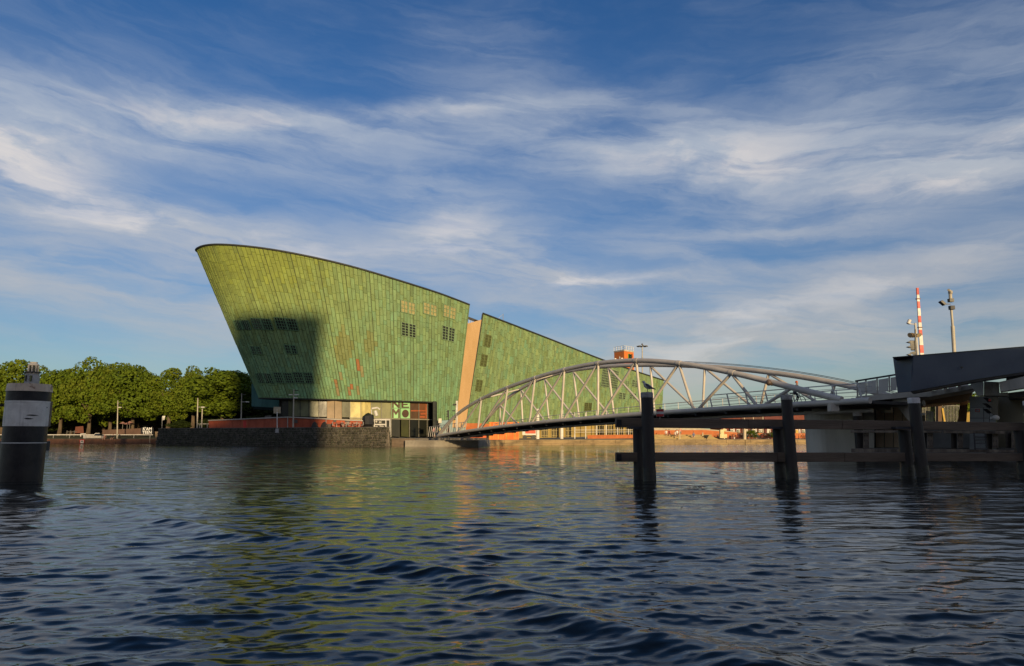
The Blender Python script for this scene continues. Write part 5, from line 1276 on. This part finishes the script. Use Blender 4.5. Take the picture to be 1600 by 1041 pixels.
# ------------------------------------------------------------------ striped mooring post at the left
def bollard():
    D = 23.3; cx_, _, r_ = silhouette(8.5, 82.5, 612, D); r_ *= .97; c = Vector((cx_, D, 0))
    zz = lambda y: P(45, y, D - r_ * .8).z
    root = thing('mooring_dolphin', c, 'thick round black and white steel mooring post with rusty beige cap at left edge', 'mooring post')
    def seg(z0, z1, rr, m, nm, rt=None): b = MB(); b.tube([(c.x, c.y, z0), (c.x, c.y, z1)], [rr, rt or rr], 56); return b.build(nm, m, root, smooth=True)
    def rustmat(name, c1, c2, thr, rc):
        m = bpy.data.materials.new(name); m.use_nodes = True; t = NT(m.node_tree); g = t.n('ShaderNodeNewGeometry')
        f = t.ramp(t.noise(g.outputs['Position'], 2.6, 8, .68), (.35, .65, 0, 1)); cc_ = t.mix(f, c1, c2)
        rs = t.ramp(t.noise(g.outputs['Position'], 1.9, 9, .62, .4), (thr, thr + .05, 0, 1)); cc_ = t.mix(rs, cc_, rc)
        mp = t.n('ShaderNodeMapping', i={'Vector': g.outputs['Position'], 'Scale': (7, 7, .5)}); stv = t.ramp(t.noise(mp.outputs[0], 1.3, 6, .6), (.5, .8, 0, .38)); cc_ = t.mix(stv, cc_, (.07, .055, .045, 1))
        bb = t.n('ShaderNodeBsdfPrincipled', i={'Base Color': cc_, 'Roughness': .48}); bn = t.n('ShaderNodeBump', i={'Strength': .3, 'Distance': .02, 'Height': f}); t.set(bb.inputs['Normal'], bn.outputs[0])
        t.n('ShaderNodeOutputMaterial', i={'Surface': bb.outputs[0]}); return m
    CAPB = rustmat('rusty_cap', (.80, .62, .44, 1), (.62, .47, .34, 1), .56, (.20, .07, .025, 1)); WB = rustmat('worn_white_band', (.85, .80, .72, 1), (.70, .65, .58, 1), .66, (.05, .04, .04, 1)); BB_ = rustmat('worn_black', (.008, .007, .007, 1), (.022, .018, .016, 1), .72, (.07, .05, .04, 1))
    z = [zz(y) for y in (599, 611, 626, 628.5, 666, 691.5, 693, 750)]
    seg(z[1], z[0], r_ * 1.045, CAPB, 'cap', r_ * 1.0); seg(z[2], z[1] - .002, r_ * 1.005, BB_, 'upper_black_band')
    seg(z[3], z[2] - .002, r_ * 1.03, WB, 'band_lip'); seg(z[4], z[3] - .002, r_ * 1.015, WB, 'white_band'); seg(z[5], z[4] - .002, r_ * .99, BB_, 'black_band')
    seg(z[6], z[5] - .001, r_ * .998, WHITE, 'white_line'); seg(-1.5, z[6] - .002, r_ * .985, BB_, 'lower_black_shaft')
    b = MB(); a = R(22); q = Vector((c.x + r_ * 1.05 * math.cos(a), c.y + r_ * 1.05 * math.sin(a), 0)); b.tube([q + Vector((0, 0, z[4])), q + Vector((0, 0, z[2]))], .03, 8); b.build('vertical_rod', mat('rod', (.25, .20, .14), None, 3, .6), root)
    q = Vector((c.x - r_ * .98, c.y - .35, z[3])); b = MB(); b.box(q + Vector((0, -.1, -.1)), (.16, .16, .08)); b.build('bracket', BB_, root)
    # scratches on the white band
    for (x, y, dx, dy) in ((38, 648.5, 10, .8), (35, 654, 9, .5), (57, 636, 3, 2)):
        b = MB(); A, B_ = [], []
        for f in np.linspace(0, 1, 5):
            px = x + dx * f; t_ = P(px, y + dy * f, D); ang = math.asin(max(-1, min(1, (t_.x * (D - r_) / D - c.x) / r_))); zq = P(px, y + dy * f, D - r_ * math.cos(ang)).z
            A.append(Vector((c.x + r_ * 1.018 * math.sin(ang), c.y - r_ * 1.018 * math.cos(ang), zq)))
        b.tube(A, [.004, .018, .022, .018, .004], 5); b.build('scratch', BB_, root)
bollard()
def lighthouse():
    D = 74; zb = -1.0; root = thing('lighthouse', P(50, 600, D), 'small white model lighthouse with dark lantern peeking above the striped post', 'lighthouse')
    X0 = P(49.5, 600, D).x; z = lambda y: P(49.5, y, D).z; k = D / FPX
    LW = mat('lighthouse_white', (.50, .47, .44), (.38, .36, .34), 2, .6)
    b = MB(); b.tube([(X0, D, zb), (X0, D, z(583))], [11 * k * 1.6, 9.2 * k], 8); b.build('tower', LW, root)
    b = MB(); b.tube([(X0, D, z(583)), (X0, D, z(581.5))], 11.8 * k, 12); b.build('gallery', STEEL_D, root)
    b = MB(); b.tube([(X0, D, z(581.5)), (X0, D, z(571.5))], 6.3 * k, 8); ln = b.build('lantern', GLASS_D, root)
    for i in range(8): a = i * .785 + .39; b = MB(); q = Vector((X0 + 6.6 * k * math.cos(a), D + 6.6 * k * math.sin(a), 0)); b.bar(q + Vector((0, 0, z(581.5))), q + Vector((0, 0, z(571.5))), .09); b.build('lantern_post', LW, ln)
    b = MB(); b.tube([(X0, D, z(571.5)), (X0, D, z(570)), (X0, D, z(568)), (X0, D, z(566))], [7.6 * k, 7.6 * k, 5 * k, 5.5 * k], 12); b.build('lantern_roof', LW, root)
    for x in (47, 54.5): b = MB(); b.box((P(x, 592, D).x, D - 9.1 * k, z(592)), (1.8 * k, .3, 9 * k)); b.build('window', GLASS_D, root)
    b = MB(); b.tube([(X0, D, -1.5), (X0, D, .9)], 2.2, 20); b.build('foot', CONC_D, root)
lighthouse()

# ------------------------------------------------------------------ road bridge abutment on the right
def right_side():
    # round ended grey pier
    b = MB(); D = 45.0; xa, xb = P(1269.5, 680, D).x, P(1350, 680, D).x; zt = P(1300, 638, D).z
    poly = []
    rr = 1.1
    for a in np.linspace(math.pi, 1.5 * math.pi, 8): poly.append((xa + rr + rr * math.cos(a), D + rr + rr * math.sin(a), zt))
    poly += [(xb, D, zt), (xb * 50 / 45, D + 5, zt), (xa * 50 / 45 + .1, D + 5, zt)]
    b.prism(poly, (0, 0, -(zt + 1.5))); tag(b.build('bridge_pier', mat('pier_concrete', (.60, .57, .48), (.44, .42, .35), .45, .8, bump=.2, bscale=6, stretch=(1.5, 1.5, .3)), bevel=.03), 'smooth grey concrete pier with rounded corner under the right end of the footbridge', 'pier')
    root = thing('road_bridge', P(1460, 700, 42) , 'concrete abutment and deck of the road bridge at the right edge', 'road bridge')
    DD = lambda x: hint(x, [1330, 1600], [44.5, 37.5])
    def part(nm, pts, m, d=0.0, t=.5, bev=.01, par=root): b = MB(); b.pp(pts, lambda x: DD(x) + d, t); return b.build(nm, m, par, bevel=bev)
    part('deck_edge', [(1337, 620), (1420, 612), (1450, 612), (1522, 600.5), (1530, 606), (1452, 620), (1420, 621), (1337, 628.5)], mat('deck_concrete', (.48, .44, .37), (.30, .27, .22), .7, .85, bump=.3, bscale=8), 0, 6.0)
    part('support_block', [(1336, 628), (1352, 627), (1352, 638), (1336, 639)], CONC_D, .1, 2)
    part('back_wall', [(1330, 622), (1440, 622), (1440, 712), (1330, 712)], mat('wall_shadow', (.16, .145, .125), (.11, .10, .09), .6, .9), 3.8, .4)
    DOOR = mat('beige_door', (.72, .56, .38), (.55, .42, .29), .8, .7, stretch=(1, 1, .3))
    for k in range(4): x = 1368 + k * 14; part('door_panel', [(x + .4, 633), (x + 13.4, 634), (x + 13.4, 701), (x + .4, 701)], DOOR, 3.3, .15)
    part('column', [(1347, 628), (1366, 626), (1366, 712), (1347, 712)], CONC, 1.2, 1.2)
    part('brace', [(1392, 622), (1419, 620), (1424, 660), (1418, 656)], CONC, .4, .6)
    part('soffit', [(1420, 620), (1520, 610), (1518, 625), (1500, 628), (1430, 634), (1420, 632)], mat('sun_gold_soffit', (.45, .29, .15), (.36, .23, .12), .6, .8), 4.5, 4)  # concrete ceiling with the gold sunlight painted into its colour
    part('column', [(1515, 620), (1557, 618), (1557, 712), (1515, 712)], mat('blue_concrete', (.36, .37, .36), (.25, .25, .24), .5, .85), 1.6, 1.8)
    part('column', [(1557.5, 620), (1600, 618), (1600, 712), (1557.5, 712)], mat('olive_concrete', (.30, .27, .19), (.18, .165, .12), .4, .85, stretch=(1, 1, .2)), 3.2, 1.0)
    part('base_wall', [(1440, 672), (1516, 672), (1516, 712), (1440, 712)], mat('grey_base', (.22, .215, .205), (.16, .155, .15), .6, .85), 2.5, .8)
    part('inner_pier', [(1501, 622), (1513, 620), (1510, 660), (1496, 660)], mat('inner_brown', (.16, .09, .05), None, .8, .9), 5.5, .6)
    part('lit_pillar', [(1501, 642), (1508, 640), (1515, 643), (1515, 662), (1506, 662), (1506, 647)], mat('sunlight_gold', (.72, .52, .16), (.62, .44, .14), 1, .7), 6.5, .6)  # concrete post, its sunlit gold put into the base colour
    part('corbel', [(1513, 594), (1533, 592), (1537, 598), (1537, 618), (1527, 618)], CONC_L, -.5, .6); part('corbel_side', [(1537.3, 596), (1561, 597), (1562, 614), (1575, 613), (1575, 618.5), (1537.3, 618.5)], CONC, -.2, 1.5)
    part('side_beam', [(1561, 597), (1602, 588), (1640, 580), (1640, 602), (1602, 606), (1563, 612.5)], CONC_L, -.8, .8)
    part('deck_slab', [(1572, 590), (1640, 575), (1640, 585), (1572, 598)], mat('slab_grey', (.20, .19, .185), None, 1, .8), .4, 4)
    part('under_deck', [(1575, 614), (1640, 606), (1640, 618), (1575, 622)], STEEL_D, .6, 5)
    part('foundation', [(1330, 700), (1650, 700), (1650, 740), (1330, 740)], CONC_D, 1.0, 8, 0)
    b = MB()
    for k in range(5): b.ball(P(1560 + k * 2, 600 + (k % 2) * 4, 37.6), .012, 5, 4)
    b.build('bolt', STEEL_D, root)
    # black fence in the opening
    f = thing('iron_fence', P(1478, 660, 52), 'black iron railings in the opening under the road bridge', 'fence')
    for k in range(26): b = MB(); x = 1441 + k * 2.3; b.bar(P(x, 634, 52), P(x, 668, 52), .045); b.build('bar', BLACK, f)
    for y in (634, 664): b = MB(); b.bar(P(1438, y, 52), P(1502, y, 52), .07); b.build('rail', BLACK, f)
    b = MB(); b.bar(P(1467, 632, 51.5), P(1467, 668, 51.5), .28); b.build('post', mat('brown_post', (.12, .07, .04), None, 1, .8), f)
    st = thing('stair_rail', P(1475, 665, 50), 'sunlit yellow stair rail beyond the iron fence', 'handrail')
    b = MB(); b.bar(P(1472, 638, 50), P(1476, 662, 50), .12); b.bar(P(1474, 674, 48), P(1484, 681, 48), .16); b.build('rail', YELLOW, st)
    for k in range(5): b = MB(); b.bar(P(1475 + 2 * k, 674.5 + 1.3 * k, 48), P(1475 + 2 * k, 679 + 1.3 * k, 48), .05); b.build('baluster', YELLOW, st)
    cb = thing('control_cabinet', P(1444, 660, 43), 'white and grey ribbed cabinet behind the white capped pile', 'cabinet')
    for k in range(5): b = MB(); x = 1446.5 + k * 2.5; b.pp([(x, 642 + k * .3), (x + 2.1, 642.2 + k * .3), (x + 2.1, 660), (x, 660)], 43, .2); b.build('rib', STEEL_W, cb)
    b = MB(); b.pp([(1437, 645), (1446, 645), (1446, 649), (1437, 649)], 42.8, .4); b.build('top', WHITE, cb)
    b = MB(); b.pp([(1437, 649.3), (1446, 649.3), (1446, 660), (1437, 660)], 42.9, .4); b.build('body', BLACK, cb)
    # small black pile with white cap behind
    def small_pile(px0, px1, D, yt, yc, yb, lb):
        rt = thing('inner_pile', P(px0, 700, D), lb, 'pile'); xa, xb = P(px0, yt, D).x, P(px1, yt, D).x; c = ((xa + xb) / 2, D + .2); r_ = (xb - xa) / 2; z0, z1 = P(px0, yt, D).z, P(px0, yc, D).z
        b = MB(); b.tube([(c[0], c[1], -1.5), (c[0], c[1], z1)], r_, 16); b.build('shaft', PILE, rt, smooth=True); b = MB(); b.tube([(c[0], c[1], z1 + .002), (c[0], c[1], z0)], r_ * 1.04, 16); b.build('cap', CAPW, rt, smooth=True)
    small_pile(1335.5, 1348, 42.5, 643.5, 650, 0, 'small black pile with white cap beside the grey pier')
    # inner fender: worn timbers on posts
    for k, (x0, x1, w1) in enumerate(((1339, 1348, 0), (1440, 1448, 0), (1486, 1495, 0), (1541, 1550, 0), (1571, 1580, 0))):
        rt = thing('inner_fender_post', P(x0, 712, 40), ('dark inner fender post next to the grey pier', 'dark inner fender post right of the white capped pile', 'dark inner fender post in the middle of the abutment', 'dark inner fender post right of the ladder', 'dark inner fender post at the far right')[k], 'post', 'inner fender posts')
        b = MB(); b.pp([(x0, 674), (x1, 674), (x1, 722), (x0, 722)], 40.2, .4); b.build('post', PILE, rt)
        b = MB(); b.pp([(x1 + .8, 676), (x1 + 10, 676), (x1 + 10, 700), (x1 + .8, 700)], 40.0, .3); fp = b.build('facing', TIMBER_W, rt, bevel=.015)
        b = MB()
        for y in (681, 689, 697):
            for x in (x1 + 3, x1 + 7): b.ball(P(x, y, 39.98), .03, 6, 4)
        b.build('bolt', BLACK, fp)
    for k, pts in enumerate(([(1329, 672.6), (1472, 673.2), (1472, 676.5), (1329, 676.2)], [(1474, 672.6), (1570, 673.5), (1570, 678), (1474, 677)], [(1330, 701), (1408, 701.5), (1408, 707), (1330, 707)], [(1440, 701.5), (1585, 703), (1585, 707.5), (1440, 707)])):
        b = MB(); b.pp(pts, 39.6, .3); tag(b.build('inner_fender_beam', TIMBER_W, bevel=.012), ('upper worn inner beam from the grey pier to mid abutment', 'upper worn inner beam at the right of the abutment', 'lower worn inner beam beside the grey pier', 'lower worn inner beam right of the white capped pile')[k], 'beam', 'worn inner fender beams')
    # ladder
    ld = thing('ladder', P(1532, 703, 39.3), 'dark steel ladder down to the water by the abutment', 'ladder')
    for xa, xb in ((1522, 1524), (1539.5, 1542)): b = MB(); b.bar(P(xa, 677, 39.3), P(xb, 703, 39.3), .06); b.build('stile', STEEL_D, ld)
    for k in range(4): y = 683 + 5 * k + (k > 2) * 3; b = MB(); b.bar(P(1522.6, y, 39.3), P(1541, y, 39.3), .06); b.build('rung', STEEL_D, ld)
    # platform rail, small sign and the traffic light
    pr = thing('platform_railing', P(1530, 660, 39.5), 'thin grey platform railing beside the red and black signal light', 'railing')
    for y in (636.5, 653.5): b = MB(); b.bar(P(1517, y, 39.5), P(1550, y, 39.5), .035); b.build('rail', mat('rail_grey', (.10, .10, .11), None, 2, .6), pr)
    for x in (1537, 1546): b = MB(); b.bar(P(x, 636.5, 39.5), P(x, 660, 39.5), .035); b.build('post', mat('rail_grey', (.1, .1, .11)), pr)
    ws = thing('warning_sign', P(1527, 641, 38.9), 'small white sign with red border on the grey column', 'sign')
    b = MB(); b.pp([(1524, 639), (1530.8, 639), (1530.8, 643.8), (1524, 643.8)], 39.3, .04); b.build('border', RED, ws)
    b = MB(); b.pp([(1525, 639.8), (1529.9, 639.8), (1529.9, 643), (1525, 643)], 39.27, .03); b.build('face', mat('sign_face', (.30, .28, .28), None, 3, .6), ws)
    tl = thing('signal_light', P(1551, 655, 38), 'large black waterway signal light with three visors on the column', 'traffic light')
    b = MB(); b.pp([(1549, 620), (1560, 620), (1559, 650), (1555, 653), (1549, 645)], 38.3, .35); hd = b.build('housing', BLACK, tl, bevel=.02)
    for k, (x, y) in enumerate(((1542, 621), (1541, 630), (1542, 639))):
        b = MB(); b.prism([P(x, y, 38.2), P(1550, y + .8, 38.2), P(1550, y + 7, 38.2), P(1547, y + 4, 38.2)], (0, .35, 0)); b.build('visor', BLACK, hd)
    b = MB(); b.tube([P(1546.5, 625.5, 38.15), P(1546.5, 625.5, 38.35)], .07, 12); b.build('lens', mat('red_lens', (.30, .01, .01), None, 2, .3), hd)
    b = MB(); b.ball(P(1556, 653, 38.2), (.18, .18, .16), 10, 6); b.bar(P(1548, 653, 38.3), P(1556, 655.5, 38.3), .12); b.build('loudspeaker', CONC_L, tl)
    # steel box girder
    gr = thing('box_girder', P(1500, 600, 36), 'massive dark blue grey steel box girder of the bascule bridge', 'girder')
    DG = lambda x: float(np.interp(x, [1390, 1650], [36.0, 37.5]))
    b = MB(); b.pp([(1425.8, 556.5), (1650, 538.2), (1650, 574), (1530, 592), (1422.5, 612)], DG, 0.02); b.build('main_panel', GIRD, gr, bevel=.02)
    b = MB(); b.pp([(1395.2, 558.8), (1427.5, 556.4), (1424.5, 612.0), (1402.5, 614)], lambda x: DG(1425) + (1425 - x) * .05 + .02, .1); b.build('end_panel', GIRD, gr, bevel=.02)
    b = MB(); b.pp([(1422, 611.5), (1530, 592), (1650, 574), (1650, 577.5), (1530, 595.5), (1425, 614.5)], lambda x: DG(x) + .2, .9); b.build('bottom_flange', STEEL_D, gr)
    b = MB(); b.pp([(1394.6, 557.9), (1650, 537.2), (1650, 538.3), (1394.6, 559)], lambda x: DG(x) - .03, 1.4); b.build('top_flange', STEEL_D, gr)
    b = MB(); b.pp([(1427, 556.8), (1650, 538.6), (1650, 573.5), (1530, 591.5), (1425, 611.5)], lambda x: DG(x) + .05, 1.6); b.build('box_core', GIRD, gr)
    b = MB(); c = P(1502, 574.5, 36.5); b.tube([c, c - Vector((0, .06, 0))], .05, 8); b.build('lifting_eye', BLACK, gr)
    # glass panel railing left of girder
    rl = thing('panel_railing', P(1370, 617, 44), 'grey railing with five solid panels at the road bridge end', 'railing')
    for k, x in enumerate((1338, 1351.5, 1369, 1388)):
        b = MB(); yt = 596.2 - (x - 1338) * .155; yb = 619.5 - (x - 1338) * .13; b.pp([(x, yt), (x + 2.8, yt - .4), (x + 3.2, yb), (x + .6, yb)], DD(x), .15); b.build('post', CONC_L, rl)
    for (x0, x1) in ((1341.5, 1351.5), (1355, 1369), (1372.5, 1388), (1391.5, 1401)):
        y = lambda x: 598.5 - (x - 1338) * .155; yb = lambda x: 618 - (x - 1338) * .13
        b = MB(); b.pp([(x0, y(x0)), (x1, y(x1)), (x1, yb(x1)), (x0, yb(x0))], lambda q: DD(q) + .05, .05); b.build('panel', mat('panel_grey', (.50, .47, .42), (.42, .40, .35), 1, .5), rl)
    b = MB(); b.bar(P(1336.5, 595.7, 44.3), P(1402, 585.2, 42.6), .12, .1); b.build('handrail', STEEL_D, rl)
    br = thing('deck_brackets', P(1470, 610, 41), 'row of curved pale brackets below the box girder catching sun', 'brackets')
    for k, x in enumerate((1452, 1474, 1496)):
        b = MB(); y = 600 - k * 1.5; b.pp([(x, y), (x + 4.5, y), (x + 6, y + 8), (x + 4, y + 12), (x + 2, y + 14), (x + .5, y + 9)], DD(x) - .4, .25); b.build('bracket', mat('bracket_cream', (.58, .50, .40), (.45, .38, .30), 2, .7), br)
    for k, (x0, x1) in enumerate(((1462, 1472), (1482, 1494), (1499, 1513))):
        b = MB(); y = 604 - k * 2; b.pp([(x0, y), (x1, y - 1.2), (x1, y + 4.5), (x0, y + 6)], DD(x0) + 2.0, .1); b.build('pale_plate', WHITE, br)
    # barrier pole
    bp = thing('barrier_arm', P(1440, 560, 44), 'raised red and white striped barrier pole above the girder', 'barrier')
    A, B_ = P(1433.3, 450, 44), P(1441.5, 570, 44); ys = [0, .085, .13, .17, .255, .355, .435, .50, .555, .61, .70, .78, .86, 1.0]
    cols = [RED, WHITE, WHITE, RED, WHITE, RED, WHITE, WHITE, RED, WHITE, WHITE, RED, WHITE]; cols = [RED, WHITE, WHITE, RED, WHITE, RED, WHITE, RED, WHITE, WHITE, RED, WHITE, WHITE]
    L_ = [0, .09, .18, .27, .37, .455, .55, .62, .75, .85, 1.0]; cc_ = [RED, WHITE, RED, WHITE, RED, WHITE, RED, WHITE, RED, WHITE]
    for k in range(len(L_) - 1):
        b = MB(); p, q = A.lerp(B_, L_[k]), A.lerp(B_, L_[k + 1] - .001); w0, w1 = .14 + .12 * L_[k], .14 + .12 * L_[k + 1]
        b.hexa([p + Vector((-w0 / 2, -.04, 0)), p + Vector((w0 / 2, -.04, 0)), p + Vector((w0 / 2, .04, 0)), p + Vector((-w0 / 2, .04, 0)), q + Vector((-w1 / 2, -.04, 0)), q + Vector((w1 / 2, -.04, 0)), q + Vector((w1 / 2, .04, 0)), q + Vector((-w1 / 2, .04, 0))]); b.build('stripe', cc_[k], bp)
    for f_ in (.145, .52): b = MB(); b.box(A.lerp(B_, f_), (.26, .14, .07)); b.build('lamp', mat('dark_red', (.12, .02, .02), None, 2, .5), bp)
    # camera mast left of barrier
    cm = thing('camera_post', P(1434, 560, 43), 'pale post with camera, horn speakers and black traffic light left of the barrier', 'signal post')
    b = MB(); b.tube([P(1430, 505, 43), P(1434.5, 565, 43)], .07, 8); b.build('pole', STEEL_W, cm, smooth=True)
    b = MB(); b.tube([P(1429.5, 507, 43), P(1421, 506, 43)], .03, 6); b.build('arm', STEEL_W, cm); b = MB(); b.tube([P(1421.5, 500, 42.9), P(1419, 506, 42.9)], .11, 10); b.build('camera', WHITE, cm, smooth=True)
    b = MB(); b.bar(P(1420, 523, 43), P(1438, 524, 43), .05); b.build('crossbar', STEEL_D, cm)
    for x, dx in ((1422, -3), (1425.5, -3), (1436, 2)): b = MB(); b.tube([P(x - dx, 522, 42.9), P(x, 524, 42.8)], [.05, .17], 10); b.build('horn', mat('brass_horn', (.42, .33, .20), None, 2, .5), cm, smooth=True)
    b = MB(); b.tube([P(1430, 515, 42.8), P(1430.5, 560, 42.8)], .05, 6); b.build('signal_pole', BLACK, cm)
    b = MB(); b.pp([(1421.5, 532), (1429, 532), (1429.5, 547), (1423, 547)], 42.5, .3); hd = b.build('signal_head', BLACK, cm, bevel=.02)
    for x, y in ((1418.5, 534.5), (1418.5, 542), (1418.5, 554)): b = MB(); b.prism([P(x, y, 42.45), P(1424, y - 2, 42.45), P(1424, y + 1.5, 42.45)], (0, .25, 0)); b.build('visor', BLACK, hd)
    b = MB(); b.pp([(1422, 551), (1428, 549), (1431, 551), (1428, 555)], 42.6, .2); b.build('lower_signal', BLACK, cm)
    # floodlight mast
    fm = thing('camera_mast', P(1490, 560, 44), 'tall pale telescopic mast with camera and small floodlight above the girder', 'mast')
    MP = mat('mast_cream', (.46, .42, .34), (.36, .33, .27), 2, .5)
    b = MB(); b.tube([P(1491.5, 560, 44), P(1488.5, 509.5, 44)], .115, 12); b.build('lower_pole', MP, fm, smooth=True); b = MB(); b.tube([P(1488.5, 510, 44), P(1485.8, 478, 44)], .075, 12); b.build('upper_pole', MP, fm, smooth=True)
    b = MB(); b.box(P(1487, 481, 43.9), (.28, .25, .25)); b.build('junction_box', STEEL_D, fm); b = MB(); b.box(P(1485.5, 469.5, 44), (.27, .27, .22)); b.build('camera_base', BLACK, fm)
    b = MB(); b.tube([P(1485.3, 468, 44), P(1484.8, 459, 44)], .10, 10); b.ball(P(1485, 457, 44), (.13, .16, .17), 10, 6); b.tube([P(1485, 455.5, 44), P(1482, 453, 43.8)], .08, 8); b.build('camera', MP, fm, smooth=True)
    b = MB(); b.bar(P(1485, 475.3, 44), P(1477, 475.3, 44), .05); b.build('arm', BLACK, fm); b = MB(); b.prism([P(1470, 471, 43.9), P(1473, 469, 43.9), P(1478.5, 474, 43.9), P(1477, 477, 43.9)], (0, .3, 0)); b.build('floodlight', BLACK, fm)
right_side()

# ------------------------------------------------------------------ unseen blocks added behind the camera to throw the evening shade
def shade_block(name, al0, al1, pe0, pe1, h, lb):
    f = lambda al, pe: (al * SX + pe * -SY, al * SY + pe * SX)
    c = f((al0 + al1) / 2, (pe0 + pe1) / 2); root = thing(name, (c[0], c[1], 0), lb, 'building')
    b = MB(); poly = [(*f(al0, pe0), 0), (*f(al0, pe1), 0), (*f(al1, pe1), 0), (*f(al1, pe0), 0)]; b.prism([Vector(p) for p in poly], (0, 0, h)); b.build('wall', mat('brick_behind', (.20, .12, .08), None, .2, .9), root)
    b = MB()
    wbar = MB(); n = max(2, int((pe1 - pe0) / 5)); fl = max(1, int(h / 4))
    for i in range(n):
        for j in range(fl):
            x, y = f(al0 - .03, pe0 + (pe1 - pe0) * (i + .5) / n); wbar.box((x, y, 2.2 + 4 * j), (1.8, .1, 2.0), rz=math.atan2(SX, -SY))
    wbar.build('window', GLASS_D, root, kind='stuff')
PS = lambda x, y: x * -SY + y * SX
shade_block('bow_shade_block', 100, 114, -4.4, 9.8, 49.5, 'unseen tall brick block added behind the viewer to cast the shadow on the bow')
shade_block('embankment_shade_block', 90, 99.5, -120, 9.0, 32.5, 'unseen long brick block added behind the viewer to shade the stone embankment')
shade_block('foreground_shade_block', 42, 56, -50, 44, 15.4, 'unseen low brick block added behind the viewer to shade the foreground')
